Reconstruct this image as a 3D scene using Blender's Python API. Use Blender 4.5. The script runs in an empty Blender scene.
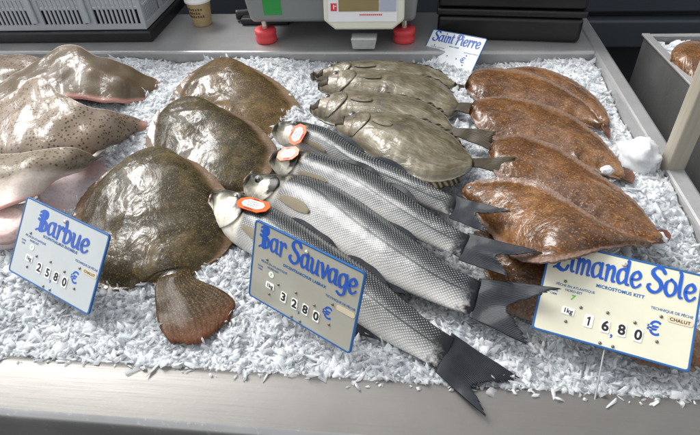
import bpy, math, random
import numpy as np
from mathutils import Vector, Matrix, noise

random.seed(7)
rng = np.random.default_rng(11)
scene = bpy.context.scene
COL = scene.collection

# ------------------------------------------------------------------ camera geometry
R = np.array([[0.9942205006460123, 0.09846428137114624, -0.042782956761500575],
              [0.03238313252256807, -0.6550015239037119, -0.7549333324286593],
              [-0.1023568699366021, 0.7491847495630691, -0.6544045248918307]])
CAM = np.array([0.09384733696961015, -0.6869005831097256, 0.6])
FPX, CX, CY = 525.0, 350.0, 217.5


def at(x, y, z=0.0):
    """traced photo position -> point on the horizontal plane at height z"""
    d = R.T @ np.array([x - CX, y - CY, FPX])
    return CAM + d * ((z - CAM[2]) / d[2])


def at_y(x, y, Y):
    """traced photo position -> point on the upright plane at depth Y"""
    d = R.T @ np.array([x - CX, y - CY, FPX])
    return CAM + d * ((Y - CAM[1]) / d[1])


def pts(l, z=None):
    return np.array([at(p[0], p[1], p[2] if len(p) > 2 else z) for p in l])


# ------------------------------------------------------------------ node helpers
class NT:
    def __init__(self, name):
        self.m = bpy.data.materials.new(name)
        self.m.use_nodes = True
        self.t = self.m.node_tree
        self.t.nodes.clear()
        self.out = self.t.nodes.new('ShaderNodeOutputMaterial')

    def n(self, typ, ins=None, **props):
        nd = self.t.nodes.new(typ)
        for k, v in props.items():
            setattr(nd, k, v)
        for k, v in (ins or {}).items():
            s = nd.inputs[k]
            if isinstance(v, bpy.types.NodeSocket):
                self.t.links.new(v, s)
            elif isinstance(v, bpy.types.Node):
                self.t.links.new(v.outputs[0], s)
            else:
                if hasattr(s.default_value, '__len__') and not hasattr(v, '__len__'):
                    v = [v] * len(s.default_value)
                if hasattr(v, '__len__') and len(v) == 3 and len(s.default_value) == 4:
                    v = (*v, 1)
                s.default_value = v
        return nd

    def math(self, op, a, b=0.0, c=0.0, clamp=False):
        return self.n('ShaderNodeMath', {0: a, 1: b, 2: c}, operation=op, use_clamp=clamp).outputs[0]

    def mix(self, f, a, b, blend='MIX'):
        nd = self.n('ShaderNodeMix', {0: f, 6: a, 7: b}, data_type='RGBA', blend_type=blend)
        return nd.outputs[2]

    def ramp(self, f, stops, interp='LINEAR'):
        nd = self.n('ShaderNodeValToRGB', {0: f})
        cr = nd.color_ramp
        cr.interpolation = interp
        while len(cr.elements) < len(stops):
            cr.elements.new(0.5)
        for e, (p, c) in zip(cr.elements, stops):
            e.position = p
            e.color = (*c, 1) if hasattr(c, '__len__') else (c, c, c, 1)
        return nd.outputs[0]

    def smooth(self, x, a, b):
        return self.n('ShaderNodeMapRange', {0: x, 1: a, 2: b, 3: 0.0, 4: 1.0}, interpolation_type='SMOOTHSTEP').outputs[0]

    def uv(self, name):
        u = self.n('ShaderNodeUVMap', uv_map=name)
        s = self.n('ShaderNodeSeparateXYZ', {0: u.outputs[0]})
        return u.outputs[0], s.outputs[0], s.outputs[1]

    def obj(self):
        return self.n('ShaderNodeTexCoord').outputs['Object']

    def noise(self, vec, scale, detail=4, rough=.55, dist=0.0):
        return self.n('ShaderNodeTexNoise', {'Vector': vec, 'Scale': scale, 'Detail': detail, 'Roughness': rough, 'Distortion': dist}).outputs[0]

    def vor(self, vec, scale, feature='F1', rand=1.0):
        return self.n('ShaderNodeTexVoronoi', {'Vector': vec, 'Scale': scale, 'Randomness': rand}, feature=feature)

    def scalev(self, vec, s):
        return self.n('ShaderNodeMapping', {'Vector': vec, 'Scale': s}).outputs[0]

    def bump(self, h, strength, dist, normal=None):
        ins = {'Height': h, 'Strength': strength, 'Distance': dist}
        if normal is not None:
            ins['Normal'] = normal
        return self.n('ShaderNodeBump', ins).outputs[0]

    def principled(self, **kw):
        mp = dict(base='Base Color', rough='Roughness', metal='Metallic', normal='Normal', trans='Transmission Weight',
                  ior='IOR', coat='Coat Weight', coatr='Coat Roughness', coatn='Coat Normal', spec='Specular IOR Level', sss='Subsurface Weight',
                  sssr='Subsurface Radius', ssss='Subsurface Scale', alpha='Alpha', emit='Emission Color', emits='Emission Strength', aniso='Anisotropic')
        nd = self.n('ShaderNodeBsdfPrincipled', {mp[k]: v for k, v in kw.items()})
        self.t.links.new(nd.outputs[0], self.out.inputs[0])
        return self.m


def plain(name, col, rough=.5, metal=0.0, var=.12, vscale=30, bump=0.0, coat=0.0, spec=.5):
    """slightly mottled solid colour"""
    t = NT(name)
    o = t.obj()
    nz = t.noise(o, vscale, 5, .6)
    c = t.mix(nz, [x * (1 - var) for x in col], [min(1, x * (1 + var)) for x in col])
    rg = t.math('MULTIPLY_ADD', nz, .25, rough - .12)
    kw = dict(base=c, rough=rg, metal=metal, coat=coat, spec=spec)
    if bump:
        kw['normal'] = t.bump(t.noise(o, vscale * 8, 3), bump, .001)
    return t.principled(**kw)


# ------------------------------------------------------------------ object helpers
def children(o):
    return list(o.children)


def tag(o, label, cat, group=None, kind=None):
    o['label'] = label
    o['category'] = cat
    if group:
        o['group'] = group
    if kind:
        o['kind'] = kind
    return o


def empty(name, loc, label=None, cat=None, group=None):
    o = bpy.data.objects.new(name, None)
    o.empty_display_size = .02
    COL.objects.link(o)
    o.location = Vector(loc)
    if label:
        tag(o, label, cat, group)
    return o


def link(name, me, m, parent=None, smooth=True):
    o = bpy.data.objects.new(name, me)
    COL.objects.link(o)
    if m:
        me.materials.append(m)
    if parent is not None:
        o.parent = parent
    if smooth:
        me.polygons.foreach_set('use_smooth', [True] * len(me.polygons))
    return o


def mesh(verts, faces, uvs=None):
    me = bpy.data.meshes.new('m')
    me.from_pydata([tuple(map(float, v)) for v in verts], [], [tuple(map(int, f)) for f in faces])
    if uvs:
        li = np.zeros(len(me.loops), int)
        me.loops.foreach_get('vertex_index', li)
        for nm, arr in uvs.items():
            l = me.uv_layers.new(name=nm)
            l.data.foreach_set('uv', np.asarray(arr, float)[li].ravel())
    me.update()
    return me


def crom(P, n, closed=False):
    """Catmull-Rom through points, resampled by arc length"""
    P = np.asarray(P, float)
    k = len(P)
    if k == 2:
        s = np.linspace(0, 1, n)[:, None]
        return P[0] * (1 - s) + P[1] * s
    if closed:
        Q = np.vstack([P[-1], P, P[0], P[1]])
        segs = k
    else:
        Q = np.vstack([2 * P[0] - P[1], P, 2 * P[-1] - P[-2]])
        segs = k - 1
    out = []
    for i in range(segs):
        a, b, c, d = Q[i:i + 4]
        t = np.linspace(0, 1, 16, endpoint=False)[:, None]
        out.append(.5 * (2 * b + (c - a) * t + (2 * a - 5 * b + 4 * c - d) * t ** 2 + (3 * b - a - 3 * c + d) * t ** 3))
    out = np.vstack(out + [P[:1] if closed else P[-1:]])
    L = np.r_[0, np.cumsum(np.linalg.norm(np.diff(out, axis=0), axis=1))]
    s = np.linspace(0, L[-1], n)
    return np.stack([np.interp(s, L, out[:, j]) for j in range(out.shape[1])], 1)


def interp(tab, u):
    x, y = zip(*tab)
    y = np.asarray(y)
    return np.interp(u, x, y)


class Loft:
    """a body between a back edge and a belly edge (head to tail), bulging by top/bot along its flank normal"""

    def __init__(self, A, B, top, bot, prof=(2.2, .8), rim=.003, nu=72, nv=25, wob=0.0, wscale=18, seed=0, base=None, fringe=None, ragged=0.0):
        self.A, self.B = crom(A, nu), crom(B, nu)
        self.fringe = fringe
        u = np.linspace(0, 1, nu)
        M, Hh = (self.A + self.B) / 2, (self.A - self.B) / 2
        if ragged:
            L_ = np.linalg.norm(Hh, axis=1) + 1e-6
            ja = np.array([noise.noise(Vector((i * .45, seed * 3.7, 0))) + .7 * noise.noise(Vector((i * 1.3, seed * 3.7, 9))) for i in range(nu)]) * ragged
            jb = np.array([noise.noise(Vector((i * .45, seed * 3.7, 5))) + .7 * noise.noise(Vector((i * 1.3, seed * 3.7, 2))) for i in range(nu)]) * ragged
            dirn = Hh / L_[:, None]
            self.A = self.A + dirn * ja[:, None]
            self.B = self.B - dirn * jb[:, None]
            M, Hh = (self.A + self.B) / 2, (self.A - self.B) / 2
        T = np.gradient(M, axis=0)
        N = np.cross(T, Hh)
        N /= np.linalg.norm(N, axis=1)[:, None] + 1e-12
        N *= np.sign(N[:, 2:3] + 1e-9)
        # steady the normal along the body
        for _ in range(6):
            N[1:-1] = (N[:-2] + 2 * N[1:-1] + N[2:]) / 4
        N[0], N[-1] = N[2], N[-3]
        N /= np.linalg.norm(N, axis=1)[:, None]
        self.u, self.M, self.H, self.N = u, M, Hh, N
        self.top, self.bot = interp(top, u), interp(bot, u)
        self.p, self.q = prof
        self.rim = rim
        self.hw = np.linalg.norm(Hh, axis=1)
        self.L = np.r_[0, np.cumsum(np.linalg.norm(np.diff(M, axis=0), axis=1))]
        self.wob, self.wscale, self.seed = wob, wscale, seed
        self.nu, self.nv = nu, nv
        self.base = np.zeros(3) if base is None else np.asarray(base, float)

    def prof(self, v):
        if self.fringe:
            a = np.maximum(0, 1 - (np.abs(v) / self.fringe) ** self.p) ** self.q
            return np.maximum(a, .0) + .10 * np.maximum(0, 1 - np.abs(v) ** 3)
        return np.maximum(0, 1 - np.abs(v) ** self.p) ** self.q

    def surf(self, u, v, off=0.0):
        """point on the upper flank, v=+1 back edge, v=-1 belly edge"""
        f = lambda a: np.array([np.interp(u, self.u, a[:, j]) for j in range(3)])
        M, H, N = f(self.M), f(self.H), f(self.N)
        t = np.interp(u, self.u, self.top)
        return M + H * v + N * (t * self.prof(np.array(v)) + self.rim + off)

    def mesh(self):
        th = np.linspace(0, np.pi, self.nv)
        vt = np.cos(th)
        V, UN, UM = [], [], []
        ring = 2 * self.nv - 2
        for i in range(self.nu):
            for side in (1, -1):
                vs = vt if side == 1 else vt[::-1][1:-1]
                for v in vs:
                    t = self.top[i] if side == 1 else -self.bot[i]
                    e = self.rim if side == 1 else -self.rim
                    if abs(v) > .9999:
                        e = 0
                    fade = min(1, self.u[i] / .03, (1 - self.u[i]) / .02 + .15)
                    p = self.M[i] + self.H[i] * v + self.N[i] * (t * self.prof(v) + e * fade)
                    if self.wob and side == 1:
                        w = noise.noise(Vector(p * self.wscale) + Vector((self.seed * 7.3, 0, 0)))
                        w2 = noise.noise(Vector(p * self.wscale * 3.1) + Vector((self.seed * 3.3, 5, 0)))
                        p = p + self.N[i] * self.wob * (w + .35 * w2) * (.35 + .65 * self.prof(v))
                    V.append(p - self.base)
                    UN.append((self.u[i], .5 + .5 * v))
                    UM.append((self.L[i], v * self.hw[i]))
        F = []
        for i in range(self.nu - 1):
            for j in range(ring):
                a, b = i * ring + j, i * ring + (j + 1) % ring
                F.append((a, b, b + ring, a + ring))
        n = len(V)
        for i, flip in ((0, True), (self.nu - 1, False)):
            V.append(self.M[i] - self.base)
            UN.append((self.u[i], .5))
            UM.append((self.L[i], 0))
            for j in range(ring):
                a, b = i * ring + j, i * ring + (j + 1) % ring
                F.append((n, b, a) if flip else (n, a, b))
            n += 1
        return mesh(V, F, {'nrm': UN, 'met': UM})


def patch(rows, nu=24, nv=36, thick=.0015, wob=0.0, wscale=25, seed=0, base=None, ragged=0.0):
    """a sheet through rows of points, with a thickness"""
    rows = [np.asarray(r, float) for r in rows]
    G = np.stack([crom(r, nv) for r in rows])                 # rows x nv x 3
    k = len(rows)
    S = np.zeros((nu, nv, 3))
    for j in range(nv):
        S[:, j] = crom(G[:, j], nu) if k > 2 else crom(G[:, j], nu)
    if ragged:
        for j in range(nv):
            k_ = 1 + ragged * (noise.noise(Vector((j * .9, seed * 2.1, 3))) + .7 * noise.noise(Vector((j * .23, seed * 2.1, 8))))
            i0 = int(nu * .45)
            for i in range(i0, nu):
                f_ = (i - i0) / (nu - 1 - i0)
                S[i, j] = S[i, j] + (S[-1, j] - S[i0, j]) * (k_ - 1) * f_ ** 1.5
    du = np.gradient(S, axis=0)
    dv = np.gradient(S, axis=1)
    N = np.cross(du, dv)
    N /= np.linalg.norm(N, axis=2)[..., None] + 1e-12
    N *= np.sign(N[..., 2:3].mean() + 1e-9)
    if wob:
        for i in range(nu):
            for j in range(nv):
                S[i, j] += N[i, j] * wob * noise.noise(Vector(S[i, j] * wscale) + Vector((seed * 5.1, 0, 0)))
    ed = np.ones((nu, nv))
    ed[0] = ed[-1] = .25
    ed[:, 0] = ed[:, -1] = .25
    b = np.zeros(3) if base is None else np.asarray(base)
    topv = S + N * thick * .5 * ed[..., None] - b
    botv = S - N * thick * .5 * ed[..., None] - b
    V = np.vstack([topv.reshape(-1, 3), botv.reshape(-1, 3)])
    uv = np.stack(np.meshgrid(np.linspace(0, 1, nu), np.linspace(0, 1, nv), indexing='ij'), -1).reshape(-1, 2)
    Lu = np.linalg.norm(np.diff(S, axis=0), axis=2).sum(0).mean()
    Lv = np.linalg.norm(np.diff(S, axis=1), axis=2).sum(1).mean()
    F = []
    o = nu * nv
    for i in range(nu - 1):
        for j in range(nv - 1):
            a = i * nv + j
            q = (a, a + 1, a + nv + 1, a + nv)
            F.append(q)
            F.append(tuple(x + o for x in q[::-1]))
    bd = [(i * nv) for i in range(nu)] + [(nu - 1) * nv + j for j in range(1, nv)] + \
         [i * nv + nv - 1 for i in range(nu - 2, -1, -1)] + [j for j in range(nv - 2, 0, -1)]
    for a, c in zip(bd, bd[1:] + bd[:1]):
        F.append((a, c, c + o, a + o))
    return mesh(V, F, {'nrm': np.vstack([uv, uv]), 'met': np.vstack([uv, uv]) * [Lu, Lv]})


class MB:
    """collects boxes, tubes and discs into one mesh"""

    def __init__(self):
        self.v, self.f = [], []

    def add(self, V, F):
        o = len(self.v)
        self.v += [tuple(map(float, p)) for p in V]
        self.f += [tuple(int(i) + o for i in f) for f in F]
        return self

    def box(self, lo, hi, M=None):
        x0, y0, z0 = lo
        x1, y1, z1 = hi
        V = [(x0, y0, z0), (x1, y0, z0), (x1, y1, z0), (x0, y1, z0), (x0, y0, z1), (x1, y0, z1), (x1, y1, z1), (x0, y1, z1)]
        if M is not None:
            V = [tuple(M @ Vector(p)) for p in V]
        return self.add(V, [(0, 3, 2, 1), (4, 5, 6, 7), (0, 1, 5, 4), (1, 2, 6, 5), (2, 3, 7, 6), (3, 0, 4, 7)])

    def hexa(self, bottom, top):
        return self.add(list(bottom) + list(top), [(0, 3, 2, 1), (4, 5, 6, 7), (0, 1, 5, 4), (1, 2, 6, 5), (2, 3, 7, 6), (3, 0, 4, 7)])

    def lathe(self, prof, n=32, c=(0, 0, 0)):
        V, F = [], []
        k = len(prof)
        for i in range(n):
            a = 2 * math.pi * i / n
            for r, z in prof:
                V.append((c[0] + r * math.cos(a), c[1] + r * math.sin(a), c[2] + z))
        for i in range(n):
            j = (i + 1) % n
            for q in range(k - 1):
                F.append((i * k + q, j * k + q, j * k + q + 1, i * k + q + 1))
        F.append(tuple(i * k for i in range(n))[::-1])
        F.append(tuple(i * k + k - 1 for i in range(n)))
        return self.add(V, F)

    def tube(self, path, r, n=10):
        path = np.asarray(path, float)
        V, F = [], []
        T = np.gradient(path, axis=0)
        for p, t in zip(path, T):
            t = t / np.linalg.norm(t)
            a = np.cross(t, [0, 0, 1.0] if abs(t[2]) < .9 else [1.0, 0, 0])
            a /= np.linalg.norm(a)
            b = np.cross(t, a)
            for i in range(n):
                an = 2 * math.pi * i / n
                V.append(p + r * (a * math.cos(an) + b * math.sin(an)))
        for q in range(len(path) - 1):
            for i in range(n):
                j = (i + 1) % n
                F.append((q * n + i, q * n + j, (q + 1) * n + j, (q + 1) * n + i))
        F.append(tuple(range(n))[::-1])
        F.append(tuple((len(path) - 1) * n + i for i in range(n)))
        return self.add(V, F)

    def prism(self, poly, z0, z1):
        """polygon (x,y) counter-clockwise raised from z0 to z1"""
        n = len(poly)
        V = [(x, y, z0) for x, y in poly] + [(x, y, z1) for x, y in poly]
        F = [tuple(range(n))[::-1], tuple(range(n, 2 * n))] + [(i, (i + 1) % n, (i + 1) % n + n, i + n) for i in range(n)]
        return self.add(V, F)

    def ring(self, outer, inner, z0, z1):
        n = len(outer)
        V = [(x, y, z0) for x, y in outer] + [(x, y, z0) for x, y in inner] + [(x, y, z1) for x, y in outer] + [(x, y, z1) for x, y in inner]
        F = []
        for i in range(n):
            j = (i + 1) % n
            F += [(2 * n + i, 2 * n + j, 3 * n + j, 3 * n + i), (i, j, 2 * n + j, 2 * n + i), (j + n, i + n, 3 * n + i, 3 * n + j), (j, i, i + n, j + n)]
        return self.add(V, F)

    def build(self, name, m, parent=None, smooth=False, bevel=0.0, seg=2):
        me = mesh(self.v, self.f)
        o = link(name, me, m, parent, smooth)
        if bevel:
            b = o.modifiers.new('b', 'BEVEL')
            b.width = bevel
            b.segments = seg
            b.limit_method = 'ANGLE'
            b.angle_limit = math.radians(40)
            b.harden_normals = False
            me.polygons.foreach_set('use_smooth', [True] * len(me.polygons))
            w = o.modifiers.new('w', 'WEIGHTED_NORMAL')
            w.keep_sharp = True
        elif smooth:
            pass
        return o


def rrect(x0, y0, x1, y1, r, n=6):
    o = []
    for cx, cy, a0 in ((x1 - r, y0 + r, -90), (x1 - r, y1 - r, 0), (x0 + r, y1 - r, 90), (x0 + r, y0 + r, 180)):
        for i in range(n + 1):
            a = math.radians(a0 + 90 * i / n)
            o.append((cx + r * math.cos(a), cy + r * math.sin(a)))
    return o


# ------------------------------------------------------------------ materials
def m_steel(name, base=.42, rough=.36, warm=0.0, brush=(4, 300, 300), streak=.35, stain=.5, metal=.85):
    t = NT(name)
    o = t.obj()
    br = t.noise(t.scalev(o, brush), 1.0, 4, .6)
    bl = t.noise(o, 7, 5, .6)
    fine = t.noise(o, 160, 3, .6)
    b = base
    c = t.mix(bl, (b * .72 * (1 + warm), b * .72, b * .72 * (1 - warm)), (b * 1.15 * (1 + warm * .6), b * 1.14, b * 1.12 * (1 - warm)))
    c = t.mix(t.math('MULTIPLY', t.smooth(fine, .58, .75), stain), c, (b * 1.6, b * 1.6, b * 1.6))
    c = t.mix(t.math('MULTIPLY', t.smooth(br, .5, .72), .16), c, (b * .55, b * .53, b * .5))
    r = t.math('ADD', t.math('MULTIPLY_ADD', br, streak * .5, rough - streak * .25), t.math('MULTIPLY_ADD', bl, .2, -.1))
    nm = t.bump(t.math('ADD', t.math('MULTIPLY', br, .5), fine), .12, .0006)
    return t.principled(base=c, rough=r, metal=metal, normal=nm)


def m_ice():
    t = NT('ice')
    o = t.obj()
    rnd = t.n('ShaderNodeNewGeometry').outputs['Random Per Island']
    n2 = t.noise(o, 240, 3, .6)
    big = t.noise(o, 13, 4, .6)
    nm = t.bump(n2, .4, .0015)
    c = t.mix(rnd, (.95, .955, .96), (.99, .99, .99))
    c = t.mix(t.smooth(big, .35, .65), t.mix(.22, c, (.70, .75, .81)), c)
    p = t.n('ShaderNodeBsdfPrincipled', {'Base Color': c, 'Roughness': .14, 'IOR': 1.31, 'Normal': nm, 'Specular IOR Level': .6})
    tl = t.n('ShaderNodeBsdfTranslucent', {'Color': (.97, .98, .99), 'Normal': nm})
    tr = t.n('ShaderNodeBsdfTransparent', {'Color': (.96, .98, .99)})
    m1 = t.n('ShaderNodeMixShader', {0: .58, 1: p.outputs[0], 2: tl.outputs[0]})
    cl = t.math('MULTIPLY_ADD', t.smooth(t.math('FRACT', t.math('MULTIPLY', rnd, 17.3)), .1, .9), .48, .14)
    m2 = t.n('ShaderNodeMixShader', {0: cl, 1: m1.outputs[0], 2: tr.outputs[0]})
    t.t.links.new(m2.outputs[0], t.out.inputs[0])
    return t.m


def m_ice_bed():
    t = NT('ice_bed')
    o = t.obj()
    n1 = t.noise(o, 60, 4, .6)
    vo = t.vor(t.n('ShaderNodeVectorMath', {0: o, 1: t.n('ShaderNodeTexNoise', {'Vector': o, 'Scale': 90.0, 'Detail': 2.0}).outputs['Color']}, operation='ADD').outputs[0], 150)
    cellc = t.n('ShaderNodeSeparateXYZ', {0: vo.outputs['Color']}).outputs[0]
    c = t.mix(t.math('ADD', t.math('MULTIPLY', n1, .5), t.math('MULTIPLY', cellc, .5)), (.80, .83, .86), (.96, .965, .97))
    h = t.math('ADD', t.math('MULTIPLY', vo.outputs[0], 1.0), t.math('ADD', t.math('MULTIPLY', cellc, .6), t.math('MULTIPLY', t.noise(o, 300, 4, .7), .4)))
    nm = t.bump(h, .7, .003)
    p = t.n('ShaderNodeBsdfPrincipled', {'Base Color': c, 'Roughness': .16, 'IOR': 1.31, 'Normal': nm, 'Subsurface Weight': .5, 'Subsurface Radius': (1, 1, 1), 'Subsurface Scale': .006})
    t.t.links.new(p.outputs[0], t.out.inputs[0])
    return t.m


def m_bass():
    t = NT('sea_bass_skin')
    un, u, v = t.uv('nrm')
    um, x, y = t.uv('met')
    o = t.obj()
    big = t.noise(o, 22, 4, .6)
    # scale lattice
    sx, sy = 1 / .0052, 1 / .0043
    x = t.math('ADD', x, t.math('MULTIPLY_ADD', t.noise(o, 30, 2), .006, -.003))
    y = t.math('ADD', y, t.math('MULTIPLY_ADD', t.noise(t.scalev(o, (1.1, .9, 1.2)), 34, 2), .005, -.0025))
    a = t.math('ADD', t.math('MULTIPLY', x, sx), t.math('MULTIPLY', y, sy))
    b = t.math('SUBTRACT', t.math('MULTIPLY', x, sx), t.math('MULTIPLY', y, sy))
    fa = t.math('ABSOLUTE', t.math('SUBTRACT', t.math('FRACT', a), .5))
    fb = t.math('ABSOLUTE', t.math('SUBTRACT', t.math('FRACT', b), .5))
    edge = t.math('MAXIMUM', fa, fb)                       # .5 at the scale edge, 0 at its centre
    fra = t.math('ADD', t.math('FRACT', a), t.math('FRACT', b))      # slope inside one scale
    body = t.math('MULTIPLY', t.smooth(u, .225, .25), t.math('SUBTRACT', 1.0, t.smooth(u, .94, .99)))
    vv = t.math('ADD', v, t.math('MULTIPLY_ADD', big, .16, -.08))
    basec = t.ramp(vv, [(0, (.60, .59, .555)), (.16, (.50, .49, .47)), (.36, (.33, .33, .325)), (.52, (.16, .165, .165)), (.66, (.060, .066, .068)), (.76, (.016, .019, .021))])
    headc = t.ramp(vv, [(0, (.74, .71, .65)), (.4, (.74, .70, .60)), (.66, (.62, .58, .46)), (.80, (.30, .28, .21)), (.92, (.04, .042, .036))])
    mott = t.noise(o, 75, 5, .7)
    headc = t.mix(t.math('MULTIPLY', t.smooth(mott, .48, .68), .4), headc, (.22, .18, .11))
    eu_, ev_ = t.math('MULTIPLY', t.math('SUBTRACT', u, .125), 22.0), t.math('MULTIPLY', t.math('SUBTRACT', v, .78), 6.0)
    ed_ = t.math('ADD', t.math('ADD', t.math('MULTIPLY', eu_, eu_), t.math('MULTIPLY', ev_, ev_)), t.math('MULTIPLY', mott, 1.0))
    headc = t.mix(t.math('MULTIPLY', t.math('SUBTRACT', 1.0, t.smooth(ed_, .6, 1.5)), .6), headc, (.03, .03, .024))
    mx = t.math('ABSOLUTE', t.math('SUBTRACT', t.math('ADD', u, t.math('MULTIPLY', v, .09)), .118))
    headc = t.mix(t.math('MULTIPLY', t.math('SUBTRACT', 1.0, t.smooth(mx, .002, .007)), .7), headc, (.05, .045, .035))
    dk = t.math('MULTIPLY', t.math('MULTIPLY', t.smooth(edge, .22, .5), body), t.math('MULTIPLY', t.math('MULTIPLY_ADD', t.noise(o, 90, 4, .7), 1.3, .15), t.math('MULTIPLY_ADD', t.smooth(v, .1, .4), .6, .4)))
    sc = t.mix(t.math('MULTIPLY', dk, .85), basec, t.mix(.18, (0.01, .012, .013), basec))
    lig = t.math('MULTIPLY', t.math('SUBTRACT', 1.0, t.smooth(edge, .05, .3)), body)
    sc = t.mix(t.math('MULTIPLY', lig, .30), sc, (.80, .81, .80))
    # lateral line
    ll = t.math('ABSOLUTE', t.math('SUBTRACT', v, t.math('MULTIPLY_ADD', t.smooth(u, .22, .6), -.17, .74)))
    ll = t.math('MULTIPLY', t.math('SUBTRACT', 1.0, t.smooth(ll, .013, .03)), body)
    sc = t.mix(t.math('MULTIPLY', ll, .8), sc, (.02, .022, .022))
    c = t.mix(t.smooth(u, .225, .245), headc, sc)
    # dark gill opening behind the cover
    gx = t.math('SUBTRACT', u, t.math('MULTIPLY_ADD', t.math('POWER', t.math('ABSOLUTE', t.math('SUBTRACT', v, .5)), 2.0), -.22, .222))
    gill = t.math('SUBTRACT', 1.0, t.smooth(t.math('ADD', t.math('ABSOLUTE', gx), t.math('MULTIPLY_ADD', mott, .03, -.015)), .016, .036))
    gill = t.math('MULTIPLY', gill, t.math('MULTIPLY', t.smooth(v, .42, .6), t.math('SUBTRACT', 1.0, t.smooth(v, .92, .98))))
    c = t.mix(t.math('MULTIPLY', gill, .95), c, (.012, .014, .011))
    blot = t.smooth(t.noise(o, 60, 5, .7), .5, .75)
    c = t.mix(t.math('MULTIPLY', blot, t.math('SUBTRACT', .35, t.math('MULTIPLY', t.smooth(u, .2, .3), .3))), c, (.28, .24, .17))
    c = t.mix(t.smooth(t.math('ADD', u, t.math('MULTIPLY_ADD', mott, .12, -.06)), .945, .99), c, (.012, .013, .015))
    h = t.math('ADD', t.math('MULTIPLY', t.math('MULTIPLY', fra, body), .5), t.math('MULTIPLY', t.noise(o, 120, 4, .6), .5))
    nm = t.bump(h, .55, .0014)
    nm2 = t.bump(t.noise(o, 45, 4, .6), .5, .003)
    met = t.math('MULTIPLY', t.math('SUBTRACT', 1.0, t.smooth(v, .75, 1.0)), t.math('MULTIPLY_ADD', body, .10, .04))
    return t.principled(base=c, rough=t.math('MULTIPLY_ADD', big, .22, .2), metal=met, normal=nm, coat=t.math('MULTIPLY_ADD', body, .14, .06), coatr=.18, coatn=nm2, spec=.18)


def m_fin(name, dark, light, rays=46, alpha=1.0, mix=.4, edgec=None, rb=.5, coat=.4, grain=0):
    t = NT(name)
    un, u, v = t.uv('nrm')
    o = t.obj()
    w = t.math('ADD', t.math('MULTIPLY', v, rays), t.math('MULTIPLY', t.noise(o, 26, 3), 1.6))
    f = t.math('ABSOLUTE', t.math('SUBTRACT', t.math('FRACT', w), .5))
    nz = t.noise(o, 40, 5, .65)
    c = t.mix(t.math('MULTIPLY', t.smooth(f, .1, .45), t.math('MULTIPLY', nz, mix * 2)), dark, light)
    if grain:
        gg = t.noise(o, 380, 3, .7)
        c = t.mix(t.math('MULTIPLY', t.smooth(gg, .46, .62), grain), c, [q * .25 for q in dark])
        c = t.mix(t.math('MULTIPLY', t.smooth(t.noise(o, 430, 3, .7), .54, .68), grain), c, [min(1, q * 2.4) for q in light])
        c = t.mix(t.math('MULTIPLY', t.smooth(t.noise(o, 55, 4, .6), .52, .7), grain * .35), c, [min(1, q * 1.6) for q in light])
    if edgec:
        c = t.mix(t.math('MULTIPLY', t.smooth(u, .55, 1.0), nz), c, edgec)
    nm = t.bump(t.math('ADD', t.math('MULTIPLY', f, rb), t.math('MULTIPLY', nz, .8)), .7, .0016)
    return t.principled(base=c, rough=.5, normal=nm, coat=coat, coatr=.16, spec=.08)


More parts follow.
